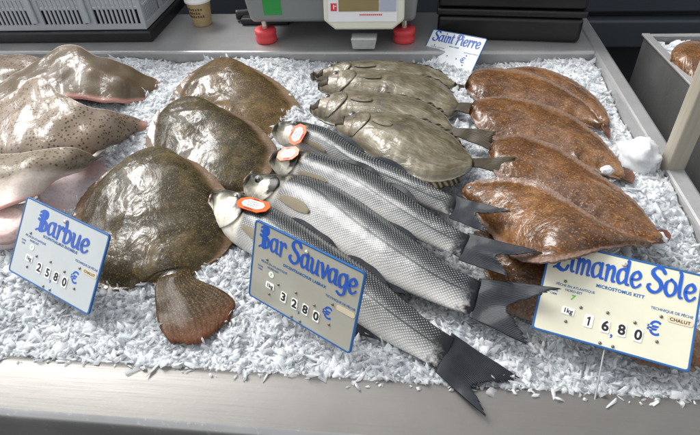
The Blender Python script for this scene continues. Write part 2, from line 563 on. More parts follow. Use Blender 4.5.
def m_flat(name, c0, c1, c2, edge, grain=420, gamt=.65, fs=19, fw=.10, spots=0, side=None, gloss=.07, tint=None, wet=.88, vein=0.0):
    """wet flatfish skin: fine sandy grain, blotches, paler fin fringe"""
    t = NT(name)
    un, u, v = t.uv('nrm')
    um, x, y = t.uv('met')
    o = t.obj()
    inf = t.n('ShaderNodeObjectInfo').outputs['Random']
    g = t.noise(o, grain, 3, .7)
    g2 = t.vor(o, grain * .55).outputs[0]
    b = t.noise(o, 28, 6, .65, .6)
    b2 = t.noise(o, 9, 4, .6)
    m = t.math('ADD', t.math('MULTIPLY', b, .62), t.math('MULTIPLY', b2, .45))
    c = t.ramp(m, [(.36, c0), (.53, c1), (.68, c2)])
    c = t.mix(t.math('MULTIPLY', t.smooth(g, .52, .7), gamt), c, [min(1, q * 2.1) for q in c2])
    c = t.mix(t.math('MULTIPLY', t.math('SUBTRACT', 1.0, t.smooth(g2, .05, .35)), .6), c, [q * .3 for q in c0])
    if spots:
        sp = t.vor(o, spots, rand=.7).outputs[0]
        c = t.mix(t.math('MULTIPLY', t.math('SUBTRACT', 1.0, t.smooth(sp, .2, .34)), .72), c, [q * .25 for q in c0])
    va = t.math('ABSOLUTE', t.math('MULTIPLY_ADD', v, 2.0, -1.0))
    fr = t.smooth(va, .78, .92)
    wv = t.math('ABSOLUTE', t.math('SUBTRACT', t.math('FRACT', t.math('ADD', t.math('MULTIPLY', x, 150), t.math('ADD', t.math('MULTIPLY', b, 5), t.math('MULTIPLY', g, 1.2)))), .5))
    fc = t.mix(t.math('MULTIPLY', t.smooth(wv, .1, .45), b), [q * .7 for q in edge], [min(1, q * 1.3) for q in edge])
    c = t.mix(t.math('MULTIPLY', fr, .75), c, fc)
    if vein:
        vl = t.math('ABSOLUTE', t.math('ADD', t.math('SUBTRACT', v, .5), t.math('MULTIPLY_ADD', t.noise(t.scalev(um, (8, 0, 0)), 1, 2), .06, -.03)))
        c = t.mix(t.math('MULTIPLY', t.math('SUBTRACT', 1.0, t.smooth(vl, .004, .018)), vein), c, [min(1, q * 2.6) for q in c2])
    gh = t.math('ADD', t.math('MULTIPLY', g, .5), t.math('MULTIPLY', t.math('MULTIPLY', wv, fr), .35))
    nm = t.bump(gh, .45, .0012)
    # film of water: broken, wrinkled gloss
    film = t.noise(t.scalev(o, (1, 1, 1)), fs, 5, .55, 1.4)
    wr = t.noise(t.scalev(um, (55, 190, 1)), 1, 5, .65, 1.0)
    cn = t.bump(t.math('ADD', film, t.math('MULTIPLY', wr, fw)), .42, .009)
    dry = t.smooth(t.noise(t.scalev(um, (16, 30, 1)), 1, 7, .68, 1.2), .44, .54)
    if side:
        sm = t.math('ADD', t.math('MULTIPLY', v, side[0]), t.math('MULTIPLY_ADD', t.noise(o, 12, 4, .6), .5, -.25))
        dry = t.math('MULTIPLY', dry, t.math('MULTIPLY_ADD', t.smooth(sm, side[1], side[1] + .12), .85, .15))
    return t.principled(base=c, rough=.55, normal=nm, coat=t.math('MULTIPLY_ADD', dry, wet, 1 - wet), coatr=gloss, coatn=cn, spec=.12)


def m_dory():
    t = NT('john_dory_skin')
    un, u, v = t.uv('nrm')
    o = t.obj()
    b = t.noise(o, 16, 6, .62, .5)
    s = t.noise(t.scalev(un, (9, 16, 1)), 1, 5, .65, 1.5)
    m = t.math('ADD', t.math('MULTIPLY', b, .6), t.math('MULTIPLY', s, .45))
    c = t.ramp(m, [(.34, (.035, .028, .015)), (.47, (.082, .068, .038)), (.58, (.15, .130, .085)), (.72, (.31, .295, .245))])
    hd = t.math('SUBTRACT', 1.0, t.smooth(u, .2, .34))
    c = t.mix(t.math('MULTIPLY', hd, .8), c, t.mix(t.smooth(b, .35, .65), (.045, .036, .022), (.30, .25, .18)))
    du = t.math('SUBTRACT', u, .5)
    dv = t.math('MULTIPLY', t.math('SUBTRACT', v, .5), .55)
    d = t.math('SQRT', t.math('ADD', t.math('MULTIPLY', du, du), t.math('MULTIPLY', dv, dv)))
    c = t.mix(t.math('MULTIPLY', t.math('SUBTRACT', 1.0, t.smooth(t.math('ADD', d, t.math('MULTIPLY_ADD', b, .06, -.03)), .02, .045)), .6), c, (.05, .05, .035))
    ring = t.math('SUBTRACT', 1.0, t.smooth(t.math('ABSOLUTE', t.math('SUBTRACT', d, .06)), .004, .02))
    c = t.mix(t.math('MULTIPLY', ring, .0), c, (.5, .48, .33))
    va = t.math('ABSOLUTE', t.math('MULTIPLY_ADD', v, 2.0, -1.0))
    c = t.mix(t.math('MULTIPLY', t.smooth(va, .72, .98), .75), c, (.11, .1, .07))
    film = t.noise(o, 24, 5, .56, 1.4)
    nm = t.bump(t.noise(o, 300, 3), .3, .001)
    cn = t.bump(film, .45, .008)
    return t.principled(base=c, rough=.45, normal=nm, metal=.08, coat=t.math('MULTIPLY_ADD', t.smooth(t.noise(t.scalev(un, (6, 7, 1)), 1, 7, .68, 1.2), .45, .55), .8, .12), coatr=.09, coatn=cn, spec=.2)


def m_ray(name, c0, c1, spotc, pale=0.0, spots=140, spot_amt=.85):
    t = NT(name)
    un, u, v = t.uv('nrm')
    um, x, y = t.uv('met')
    o = t.obj()
    b = t.noise(o, 14, 6, .6)
    g = t.noise(o, 260, 3, .7)
    c = t.mix(b, c0, c1)
    c = t.mix(t.math('MULTIPLY', t.smooth(g, .5, .75), .4), c, [q * .55 for q in c0])
    vo = t.vor(o, spots, rand=.75)
    sp = t.math('SUBTRACT', 1.0, t.smooth(t.math('ADD', vo.outputs[0], t.math('MULTIPLY', b, .10)), .30, .40))
    c = t.mix(t.math('MULTIPLY', sp, spot_amt), c, spotc)
    if pale:
        c = t.mix(t.smooth(t.math('ADD', u, t.math('MULTIPLY_ADD', b, .3, -.15)), pale, pale + .18), c, t.mix(g, (.48, .38, .31), (.76, .69, .63)))
    eu = t.smooth(t.math('ABSOLUTE', t.math('MULTIPLY_ADD', v, 2.0, -1.0)), .86, 1.0)
    e2 = t.smooth(u, .9, 1.0)
    c = t.mix(t.math('MULTIPLY', t.math('MAXIMUM', eu, e2), .75), c, (.62, .30, .25))
    e1 = t.math('SUBTRACT', 1.0, t.smooth(u, .0, .05))
    c = t.mix(t.math('MULTIPLY', e1, .8), c, (.75, .7, .64))
    nm = t.bump(g, .35, .0012)
    cn = t.bump(t.math('ADD', t.noise(o, 18, 5, .56, 1.4), t.math('MULTIPLY', t.noise(t.scalev(um, (60, 160, 1)), 1, 5, .65, 1.0), .12)), .42, .009)
    return t.principled(base=c, rough=.5, normal=nm, coat=t.math('MULTIPLY_ADD', t.smooth(t.noise(t.scalev(um, (14, 26, 1)), 1, 7, .68, 1.2), .46, .56), .75, .12), coatr=.11, coatn=cn, spec=.12)


MAT = {}
MAT['steel'] = m_steel('brushed_steel')
MAT['lip'] = m_steel('worn_lip_steel', base=.16, rough=.46, metal=.6, warm=.05, brush=(10, 480, 480), streak=.3, stain=.10)
MAT['bin'] = m_steel('dull_bin_steel', base=.28, rough=.45, brush=(200, 200, 5))
MAT['counter'] = m_steel('counter_steel', base=.40, metal=.45, rough=.34, brush=(3, 200, 200), stain=.4)
MAT['ice'] = m_ice()
MAT['bed'] = m_ice_bed()
MAT['bass'] = m_bass()
MAT['bass_fin'] = m_fin('black_tail', (.004, .005, .007), (.065, .071, .082), 38, rb=.18, coat=.08, mix=.6)
MAT['bass_pec'] = m_fin('pectoral', (.20, .17, .115), (.30, .265, .195), 14, rb=.15, coat=.1)
MAT['brill'] = m_flat('brill_skin', (.009, .0065, .0025), (.031, .0225, .009), (.105, .076, .032), (.15, .085, .045), side=(1, .36), gamt=.8)
MAT['brill_tail'] = m_fin('brill_tail', (.030, .019, .008), (.095, .062, .028), 15, edgec=(.15, .052, .03), mix=.5, rb=.3, coat=.12, grain=.8)
MAT['sole'] = m_flat('lemon_sole_skin', (.030, .012, .004), (.090, .039, .013), (.20, .098, .038), (.20, .135, .105), grain=330, gamt=.6, gloss=.08, vein=.06, fs=27, fw=.16)
MAT['sole_tail'] = m_fin('sole_tail', (.07, .032, .016), (.22, .10, .07), 20, edgec=(.36, .13, .10), grain=.4)
MAT['dory'] = m_dory()
MAT['dory_fin'] = m_fin('dory_fin', (.012, .0095, .006), (.12, .098, .066), 14, coat=.06, rb=.5, mix=.8)
MAT['ray_plain'] = m_ray('brown_ray', (.055, .038, .020), (.14, .10, .058), (.08, .06, .04), spot_amt=.15)
MAT['ray_spot'] = m_ray('spotted_ray', (.14, .105, .07), (.29, .225, .165), (.030, .022, .014))
MAT['ray_pale'] = m_ray('spotted_pale_ray', (.15, .12, .08), (.26, .215, .155), (.05, .04, .026), pale=.52)
MAT['plateblack'] = plain('black_plastic', (.006, .006, .007), .42, var=.3)


def m_flesh(name, a, b):
    t = NT(name)
    o = t.obj()
    n1 = t.noise(o, 30, 5, .6)
    c = t.mix(n1, a, b)
    c = t.mix(t.math('MULTIPLY', t.smooth(t.noise(o, 210, 4, .7), .48, .66), .45), c, [q * .55 for q in a])
    c = t.mix(t.math('MULTIPLY', t.smooth(t.noise(o, 12, 4, .6), .5, .66), .5), c, (.45, .24, .21))
    return t.principled(base=c, rough=.35, coat=.9, coatr=.18, coatn=t.bump(t.noise(o, 30, 5, .6, .8), .5, .005), sss=.15, ssss=.01)


MAT['under'] = m_flesh('pale_underside', (.38, .30, .30), (.58, .51, .52))
MAT['cut'] = m_flesh('cut_flesh', (.78, .52, .46), (.82, .66, .60))
MAT['pink'] = m_flesh('pink_mouth', (.55, .22, .19), (.70, .45, .40))
MAT['red'] = m_flesh('raw_red', (.28, .04, .03), (.45, .12, .1))
MAT['cheek'] = None


def m_gill():
    t = NT('gill_cover')
    un, u, v = t.uv('nrm')
    o = t.obj()
    b = t.noise(o, 40, 5, .6)
    f = t.noise(o, 130, 5, .7)
    c = t.mix(b, (.50, .47, .38), (.80, .77, .68))
    c = t.mix(t.math('MULTIPLY', t.smooth(f, .5, .7), .5), c, (.24, .21, .13))
    edge = t.math('ADD', v, t.math('MULTIPLY_ADD', b, .4, -.2))
    c = t.mix(t.math('MULTIPLY', t.smooth(edge, .86, 1.0), .85), c, (.035, .036, .028))
    spot = t.math('MULTIPLY', t.smooth(t.math('ADD', u, t.math('MULTIPLY_ADD', f, .5, -.25)), .45, .62), t.smooth(edge, .54, .68))
    c = t.mix(t.math('MULTIPLY', spot, .97), c, (.008, .009, .007))
    return t.principled(base=c, rough=.42, metal=0.0, normal=t.bump(f, .35, .002), coat=.12, coatr=.2, spec=.2)


MAT['gill'] = m_gill()
MAT['eye_white'] = plain('eye_ring', (.16, .155, .13), .35, var=.2, coat=.3)
MAT['pupil'] = plain('pupil', (.006, .006, .008), .06, coat=1.0)
MAT['tag_orange'] = plain('orange_card', (.80, .115, .02), .4, var=.06)
MAT['tag_white'] = plain('white_card', (.82, .82, .82), .4, var=.03)
MAT['ink'] = plain('dark_ink', (.02, .025, .06), .6, var=.1)
MAT['ink_black'] = plain('black_ink', (.012, .012, .012), .5, var=.1)
MAT['blue'] = plain('sign_blue', (.012, .08, .40), .35, var=.10)
MAT['blue_border'] = plain('border_blue', (.014, .092, .27), .35, var=.12)
MAT['green_ink'] = plain('green_ink', (.10, .42, .03), .5)
MAT['sign_cream'] = plain('cream_plate', (.58, .565, .44), .22, var=.12, vscale=16, coat=.3)
MAT['sign_grey'] = plain('silver_plate', (.40, .43, .43), .22, var=.12, vscale=16, coat=.5)
MAT['sign_taupe'] = plain('taupe_plate', (.345, .335, .28), .22, var=.12, vscale=16, coat=.5)
MAT['sign_white'] = plain('white_plate', (.66, .70, .70), .2, var=.12, vscale=16, coat=.5)
MAT['digit'] = plain('digit_card', (.86, .86, .82), .35, var=.03)
MAT['screw'] = plain('screw_metal', (.16, .15, .13), .3, metal=.7, var=.3, vscale=600)
MAT['bolt'] = plain('bolt_head', (.6, .58, .5), .25, metal=.8, var=.3, vscale=400)
MAT['wire'] = plain('stem_wire', (.35, .35, .35), .3, metal=.8)
MAT['chalut'] = plain('gear_sticker', (.55, .47, .33), .4)
MAT['crate'] = plain('grey_crate', (.36, .375, .39), .42, var=.10, vscale=12)
MAT['foam'] = plain('white_liner', (.72, .73, .74), .5)
MAT['cup'] = plain('tan_cup', (.40, .30, .15), .5, var=.3, vscale=55)
MAT['lid'] = plain('white_lid', (.80, .80, .79), .3, var=.03)
MAT['brown_ink'] = plain('brown_ink', (.10, .05, .02), .6)
MAT['scale_body'] = plain('scale_grey', (.20, .215, .215), .45, var=.06, vscale=10)
MAT['scale_cream'] = plain('scale_cream', (.64, .63, .54), .38, var=.05)
MAT['panel'] = plain('keypad_grey', (.36, .40, .48), .35, var=.05)
MAT['panel_white'] = plain('keypad_white', (.72, .73, .74), .35, var=.03)
MAT['lcd'] = plain('olive_display', (.185, .130, .022), .22, var=.12, vscale=20, coat=.5)
MAT['seg'] = plain('display_segment', (.03, .022, .01), .4)
MAT['foot_red'] = plain('red_rubber', (.58, .045, .055), .5, var=.15)
MAT['logo_red'] = plain('logo_red', (.62, .02, .03), .4)
MAT['sticker_green'] = plain('green_sticker', (.02, .26, .05), .45, var=.12, vscale=60)
MAT['clear'] = plain('level_window', (.42, .43, .42), .15, var=.25, vscale=90, coat=1.0)
MAT['case'] = plain('black_case', (.0045, .0045, .005), .4, var=.3, vscale=14, bump=.2)
MAT['wall'] = plain('slate_panel', (.040, .048, .062), .45, var=.2, vscale=3)
MAT['dark'] = plain('dark_trim', (.006, .007, .009), .5, var=.3)


def m_ground():
    t = NT('dark_asphalt')
    o = t.obj()
    n1 = t.noise(o, 60, 6, .7)
    n2 = t.noise(o, 2.5, 4, .6)
    c = t.mix(t.smooth(n1, .35, .75), (.012, .012, .013), (.07, .07, .068))
    c = t.mix(n2, c, (.03, .03, .03))
    return t.principled(base=c, rough=.8, normal=t.bump(n1, .8, .01))


def m_post():
    t = NT('weathered_post')
    o = t.obj()
    gr = t.noise(t.scalev(o, (55, 55, 3)), 1, 5, .65, .5)
    bl = t.noise(o, 9, 5, .65)
    c = t.mix(gr, (.20, .178, .135), (.43, .40, .33))
    c = t.mix(t.math('MULTIPLY', t.smooth(bl, .5, .7), .6), c, (.5, .48, .43))
    return t.principled(base=c, rough=.62, normal=t.bump(gr, .5, .003))


MAT['ground'] = m_ground()
MAT['post'] = m_post()

# ------------------------------------------------------------------ tray dimensions
ZR = 0.045                      # rim height above the ice
ZL = 0.010                      # front lip height
YB = float(at(400, 52, ZR)[1])
XR = float(at(595, 52, ZR)[0])
YF = float(at(350, 380, ZL)[1])
YC = float(at(300, 13, ZR)[1])  # back edge of the counter top
XL = -1.55

# ------------------------------------------------------------------ ground and backdrop
gm = MB()
gm.add([(-40, -40, -.88), (40, -40, -.88), (40, 40, -.88), (-40, 40, -.88)], [(0, 1, 2, 3)])
g = gm.build('ground', MAT['ground'])
g['kind'] = 'structure'

YW = YC + .62
zb = float(at_y(655, 49, YW)[2])
z1 = float(at_y(655, 18, YW)[2])
wall = empty('background_panel', (0, YW, -.88), 'dark slate blue panel with horizontal ridges standing behind the counter', 'panel')


def rel(o, *a):
    """points relative to an empty"""
    return [tuple(np.asarray(p) - np.array(o.location)) for p in a]


m = MB()
m.box((-4, 0, z1 + .02 + .88), (4, .1, 2.0))
m.build('upper_panel', MAT['wall'], wall, bevel=.01)
m = MB()
m.box((-4, -.025, zb + .88 + .012), (4, .1, z1 + .88))
m.build('lower_panel', MAT['wall'], wall, bevel=.012)
m = MB()
m.box((-4, .03, z1 + .88 + .001), (4, .09, z1 + .88 + .019))
m.build('seam', MAT['dark'], wall)
m = MB()
m.box((-4, .04, .0), (4, .1, zb + .88 + .011))
m.build('skirt', MAT['dark'], wall)

# ------------------------------------------------------------------ fish counter
ctr = empty('fish_counter', (0, 0, -.88), 'stainless steel display tray counter holding the ice and fish', 'counter')
Z0 = .88


def extr_x(prof, x0, x1, n=2):
    m = MB()
    k = len(prof)
    xs = np.linspace(x0, x1, n)
    V = [(x, y, z + Z0) for x in xs for y, z in prof]
    F = [(i * k + j, i * k + j + 1, (i + 1) * k + j + 1, (i + 1) * k + j) for i in range(n - 1) for j in range(k - 1)]
    return m.add(V, F)


XO = XR + .034                  # outer side of the right rim
# back counter top with a small rolled front edge, then the back wall of the tray
m = extr_x([(YC, ZR - .05), (YC, ZR - .004), (YC - .004, ZR), (YB + .006, ZR), (YB + .002, ZR - .0015), (YB, ZR - .006), (YB, -.05)], XL, XR)
m.build('counter_top', MAT['counter'], ctr, smooth=False)
# right rim: inner wall, flat top, outer wall
prof = [(XR, -.05), (XR, ZR - .005), (XR + .0015, ZR - .0012), (XR + .005, ZR + .0004), (XO - .006, ZR + .0004), (XO - .0015, ZR - .002), (XO, ZR - .006), (XO, -.25)]
m = MB()
k = len(prof)
V = [(x, y, z + Z0) for y in (YF - .07, YC) for x, z in prof]
m.add(V, [(j, j + 1, k + j + 1, k + j) for j in range(k - 1)])
m.build('side_rim', MAT['counter'], ctr)
# front lip: flat worn ledge, rounded nose, front panel
yo = YF - .062
m = extr_x([(YF + .012, -.05), (YF + .012, ZL - .010), (YF + .004, ZL - .002), (YF - .004, ZL), (YF - .02, ZL - .001), (YF - .045, ZL - .004), (yo - .004, ZL - .008)], XL, XO)
m.build('front_lip', MAT['lip'], ctr, smooth=True)
m = extr_x([(yo - .004, ZL - .008), (yo - .010, ZL - .011), (yo - .013, ZL - .018), (yo - .014, ZL - .03), (yo - .014, -.2)], XL, XO)
m.build('front_panel', MAT['steel'], ctr, smooth=True)
m = MB()
m.box((XL, YF - .02, -.06 + Z0), (XR + .01, YB + .01, -.052 + Z0))
m.build('tray_floor', MAT['steel'], ctr)
for lx in (XL + .08, XO - .1):
    for ly in (YF, YC - .08):
        m = MB()
        m.box((lx, ly, 0), (lx + .05, ly + .05, Z0 - .07))
        m.build('leg', MAT['steel'], ctr)


# ------------------------------------------------------------------ ice
MOUNDS = [(at(545, 190), .20, .045), (at(440, 110), .2, .03), (at(215, 120), .2, .022), (at(60, 120), .25, .035), (at(270, 70), .16, .022),
          (at(560, 75), .12, .018), (at(650, 190), .1, .012), (at(660, 230), .09, .01), (at(590, 90), .08, .01), (at(130, 60), .12, .016)]


def ice_h(x, y):
    h = .002 + .007 * noise.noise(Vector((x * 9, y * 9, 1))) + .0045 * noise.noise(Vector((x * 26, y * 26, 4)))
    for c, s, a in MOUNDS:
        d2 = ((x - c[0]) ** 2 + (y - c[1]) ** 2) / (s * s)
        if d2 < 9:
            h += a * math.exp(-d2)
    e = min((y - YF) / .05, 1)
    return h * (.5 + .5 * max(0, e)) + .004


nx, ny = 440, 330
xs, ys = np.linspace(XL + .02, XR - .002, nx), np.linspace(YF + .006, YB - .003, ny)
V = [(x, y, ice_h(x, y) + .0004 + .0026 * noise.noise(Vector((x * 95, y * 95, 2))) + .0014 * noise.noise(Vector((x * 210, y * 210, 7)))) for y in ys for x in xs]
F = [(j * nx + i, j * nx + i + 1, (j + 1) * nx + i + 1, (j + 1) * nx + i) for j in range(ny - 1) for i in range(nx - 1)]
bed = link('ice_bed', mesh(V, F), MAT['bed'])
bed['kind'] = 'stuff'
bed['label'] = 'packed wet ice filling the tray under the loose flakes'
bed['category'] = 'ice'

# loose flakes: jittered thin blocks in every orientation
NFL = 105000
fx = rng.uniform(-1.15, XR - .006, NFL)
fy = rng.uniform(YF + .002, YB - .006, NFL)
# more and finer flakes near the viewer
near = rng.uniform(0, 1, NFL) < .42
fy[near] = YF + .004 + rng.uniform(0, 1, near.sum()) * .30
fx[near] = rng.uniform(-.62, XR - .006, near.sum())
sz = np.exp(rng.normal(math.log(.0045), .48, NFL))
sz = np.minimum(sz, .0105)
sz[near] *= .92
unit = np.array([(-1, -1, -1), (1, -1, -1), (1, 1, -1), (-1, 1, -1), (-1, -1, 1), (1, -1, 1), (1, 1, 1), (-1, 1, 1)], float) * .5
Vb = np.repeat(unit[None], NFL, 0)
Vb += rng.normal(0, .2, Vb.shape)
dims = np.stack([sz * rng.uniform(1.0, 2.9, NFL), sz * rng.uniform(.5, 1.2, NFL), np.minimum(sz * rng.uniform(.12, .5, NFL), .0022)], 1)
Vb *= dims[:, None, :]
q = rng.normal(0, 1, (NFL, 4))
q[:, 1:3] *= rng.choice([.22, .9], NFL, p=[.75, .25])[:, None]
q /= np.linalg.norm(q, axis=1)[:, None]
w_, x_, y_, z_ = q.T
Rm = np.stack([np.stack([1 - 2 * (y_ ** 2 + z_ ** 2), 2 * (x_ * y_ - z_ * w_), 2 * (x_ * z_ + y_ * w_)], 1),
               np.stack([2 * (x_ * y_ + z_ * w_), 1 - 2 * (x_ ** 2 + z_ ** 2), 2 * (y_ * z_ - x_ * w_)], 1),
               np.stack([2 * (x_ * z_ - y_ * w_), 2 * (y_ * z_ + x_ * w_), 1 - 2 * (x_ ** 2 + y_ ** 2)], 1)], 1)
Vb = np.einsum('nij,nkj->nki', Rm, Vb)
hz = np.array([ice_h(a, b) for a, b in zip(fx, fy)]) + rng.uniform(-.0026, .0026, NFL)
Vb += np.stack([fx, fy, hz], 1)[:, None, :]
stray = np.zeros(NFL, bool)
stray[:80] = True
Vb[~stray, :, 1] = np.maximum(Vb[~stray, :, 1], YF - .002)
off = np.stack([rng.uniform(-.5, .55, 80), YF - np.abs(rng.normal(0, .004, 80)), np.full(80, ZL + .0012)], 1)
Vb[stray] = (Vb[stray] - Vb[stray].mean(1, keepdims=True)) * np.array([.8, .8, .35]) + off[:, None, :]
Vb[..., 0] = np.minimum(Vb[..., 0], XR - .001)
Vb[..., 1] = np.minimum(Vb[..., 1], YB - .001)
fq = np.array([(0, 3, 2, 1), (4, 5, 6, 7), (0, 1, 5, 4), (1, 2, 6, 5), (2, 3, 7, 6), (3, 0, 4, 7)])
Fa = (fq[None] + (np.arange(NFL) * 8)[:, None, None]).reshape(-1)
me = bpy.data.meshes.new('ice')
me.vertices.add(NFL * 8)
me.vertices.foreach_set('co', Vb.ravel())
me.loops.add(len(Fa))
me.loops.foreach_set('vertex_index', Fa.astype(np.int32))
me.polygons.add(NFL * 6)
me.polygons.foreach_set('loop_start', np.arange(NFL * 6, dtype=np.int32) * 4)
me.update(calc_edges=True)
me.validate()
ice = link('crushed_ice', me, MAT['ice'], smooth=False)
ice['kind'] = 'stuff'
ice['label'] = 'crushed ice flakes spread over the tray around the fish'
ice['category'] = 'ice'


def ice_lump(px, py, z, r, label, sx=1.0, seed=0, group=None):
    c = at(px, py, z)
    m = MB()
    n, k = 28, 18
    V, F = [], []
    for i in range(k + 1):
        for j in range(n):
            th, ph = math.pi * i / k, 2 * math.pi * j / n
            d = Vector((math.sin(th) * math.cos(ph), math.sin(th) * math.sin(ph), math.cos(th)))
            s = 1 + .32 * noise.noise(d * 1.7 + Vector((seed, 0, 0))) + .16 * noise.noise(d * 5 + Vector((0, seed, 0))) + .06 * noise.noise(d * 12)
            V.append((d.x * r * s * sx, d.y * r * s, d.z * r * s * .85))
    for i in range(k):
        for j in range(n):
            F.append((i * n + j, (i + 1) * n + j, (i + 1) * n + (j + 1) % n, i * n + (j + 1) % n))
    m.add(V, F)
    o = m.build('ice_lump', MAT['bed'], smooth=True)
    o.location = c
    return tag(o, label, 'ice lump', group)


ice_lump(638, 158, .055, .036, 'large white lump of frozen ice against the right rim', 1.0, 3)
ice_lump(655, 239, .075, .013, 'small clear ice knob at the tail of the front lemon sole', 1.2, 5)
ice_lump(607, 170, .09, .008, 'tiny ice crumb lying on the second lemon sole', 1.2, 8)


# ------------------------------------------------------------------ fish
def eye(lf, root, u, v, r, off=0.0):
    c = lf.surf(u, v, off)
    f = c - lf.base
    up = np.array([np.interp(u, lf.u, lf.N[:, j]) for j in range(3)])
    m = MB()
    rot = Vector((0, 0, 1)).rotation_difference(Vector(up)).to_matrix()
    me_ = MB().lathe([(r * 1.0, -r * .2), (r * 1.0, r * .12), (r * .85, r * .26), (r * .55, r * .34), (.0001, r * .36)], 24)
    e = me_.build('eye', MAT['eye_white'], root, smooth=True)
    for vt in e.data.vertices:
        vt.co = rot @ vt.co + Vector(f)
    p_ = MB().lathe([(r * .66, r * .24), (r * .64, r * .36), (r * .38, r * .46), (.0001, r * .50)], 24)
    p = p_.build('pupil', MAT['pupil'], e, smooth=True)
    for vt in p.data.vertices:
        vt.co = rot @ vt.co + Vector(f)
    return e


def fork_tail(root, base, bu, bl, tu, tl, fk, m, seed=0, thick=.002):
    bu, bl, tu, tl, fk = [np.asarray(p) for p in (bu, bl, tu, tl, fk)]
    row0 = [bu, bu * .5 + bl * .5, bl]
    e = [tu, tu * .55 + fk * .45 + (tu - bu) * .0, fk, tl * .55 + fk * .45, tl]
    b5 = [bu, bu * .75 + bl * .25, (bu + bl) / 2, bu * .25 + bl * .75, bl]
    r1 = [b5[i] * .62 + e[i] * .38 for i in range(5)]
    r2 = [b5[i] * .28 + e[i] * .72 for i in range(5)]
    mid = (bu + bl) / 2
    for r, a in ((r1, .05), (r2, .03)):
        r[0] = r[0] + (bu - mid) * a * 2
        r[4] = r[4] + (bl - mid) * a * 2
    b5 = [p - (r1[2] - p) * .16 for p in b5]
    G = [b5, r1, r2, e]
    me_ = patch(G, 26, 70, thick, wob=.004, wscale=34, seed=seed, base=base, ragged=.15)
    return link('tail_fin', me_, m, root)


def fan_tail(root, base, rows, m, thick=.0025, seed=0, nm='tail_fin', wob=.003):
    return link(nm, patch(rows, 18, 48, thick, wob=wob, wscale=40, seed=seed, base=base, ragged=.07 if nm == 'tail_fin' else .12 if 'dorsal' in nm else .02), m, root)


def lerp_z(l, z0, z1):
    n = len(l)
    return np.array([at(p[0], p[1], p[2] if len(p) > 2 else z0 + (z1 - z0) * i / (n - 1)) for i, p in enumerate(l)])


def to_px(p):
    q = R @ (np.asarray(p) - CAM)
    return np.array([CX + FPX * q[0] / q[2], CY + FPX * q[1] / q[2]])


def pick(lf, px, umax=1.0):
    """(u, v) of the flank point that was traced at px"""
    best = (9e9, 0, 0)
    for u in np.linspace(.01, umax, 60):
        for v in np.linspace(-.95, .8, 50):
            d = np.sum((to_px(lf.surf(u, v)) - px) ** 2)
            if d < best[0]:
                best = (d, u, v)
    return best[1], best[2]


# ---- sea bass
BASS_TOP = [(0, .004), (.04, .013), (.12, .024), (.22, .030), (.4, .032), (.6, .028), (.8, .018), (.92, .009), (1, .0025)]
BASS_BOT = [(0, .003), (.1, .014), (.3, .02), (.6, .02), (.85, .012), (1, .002)]


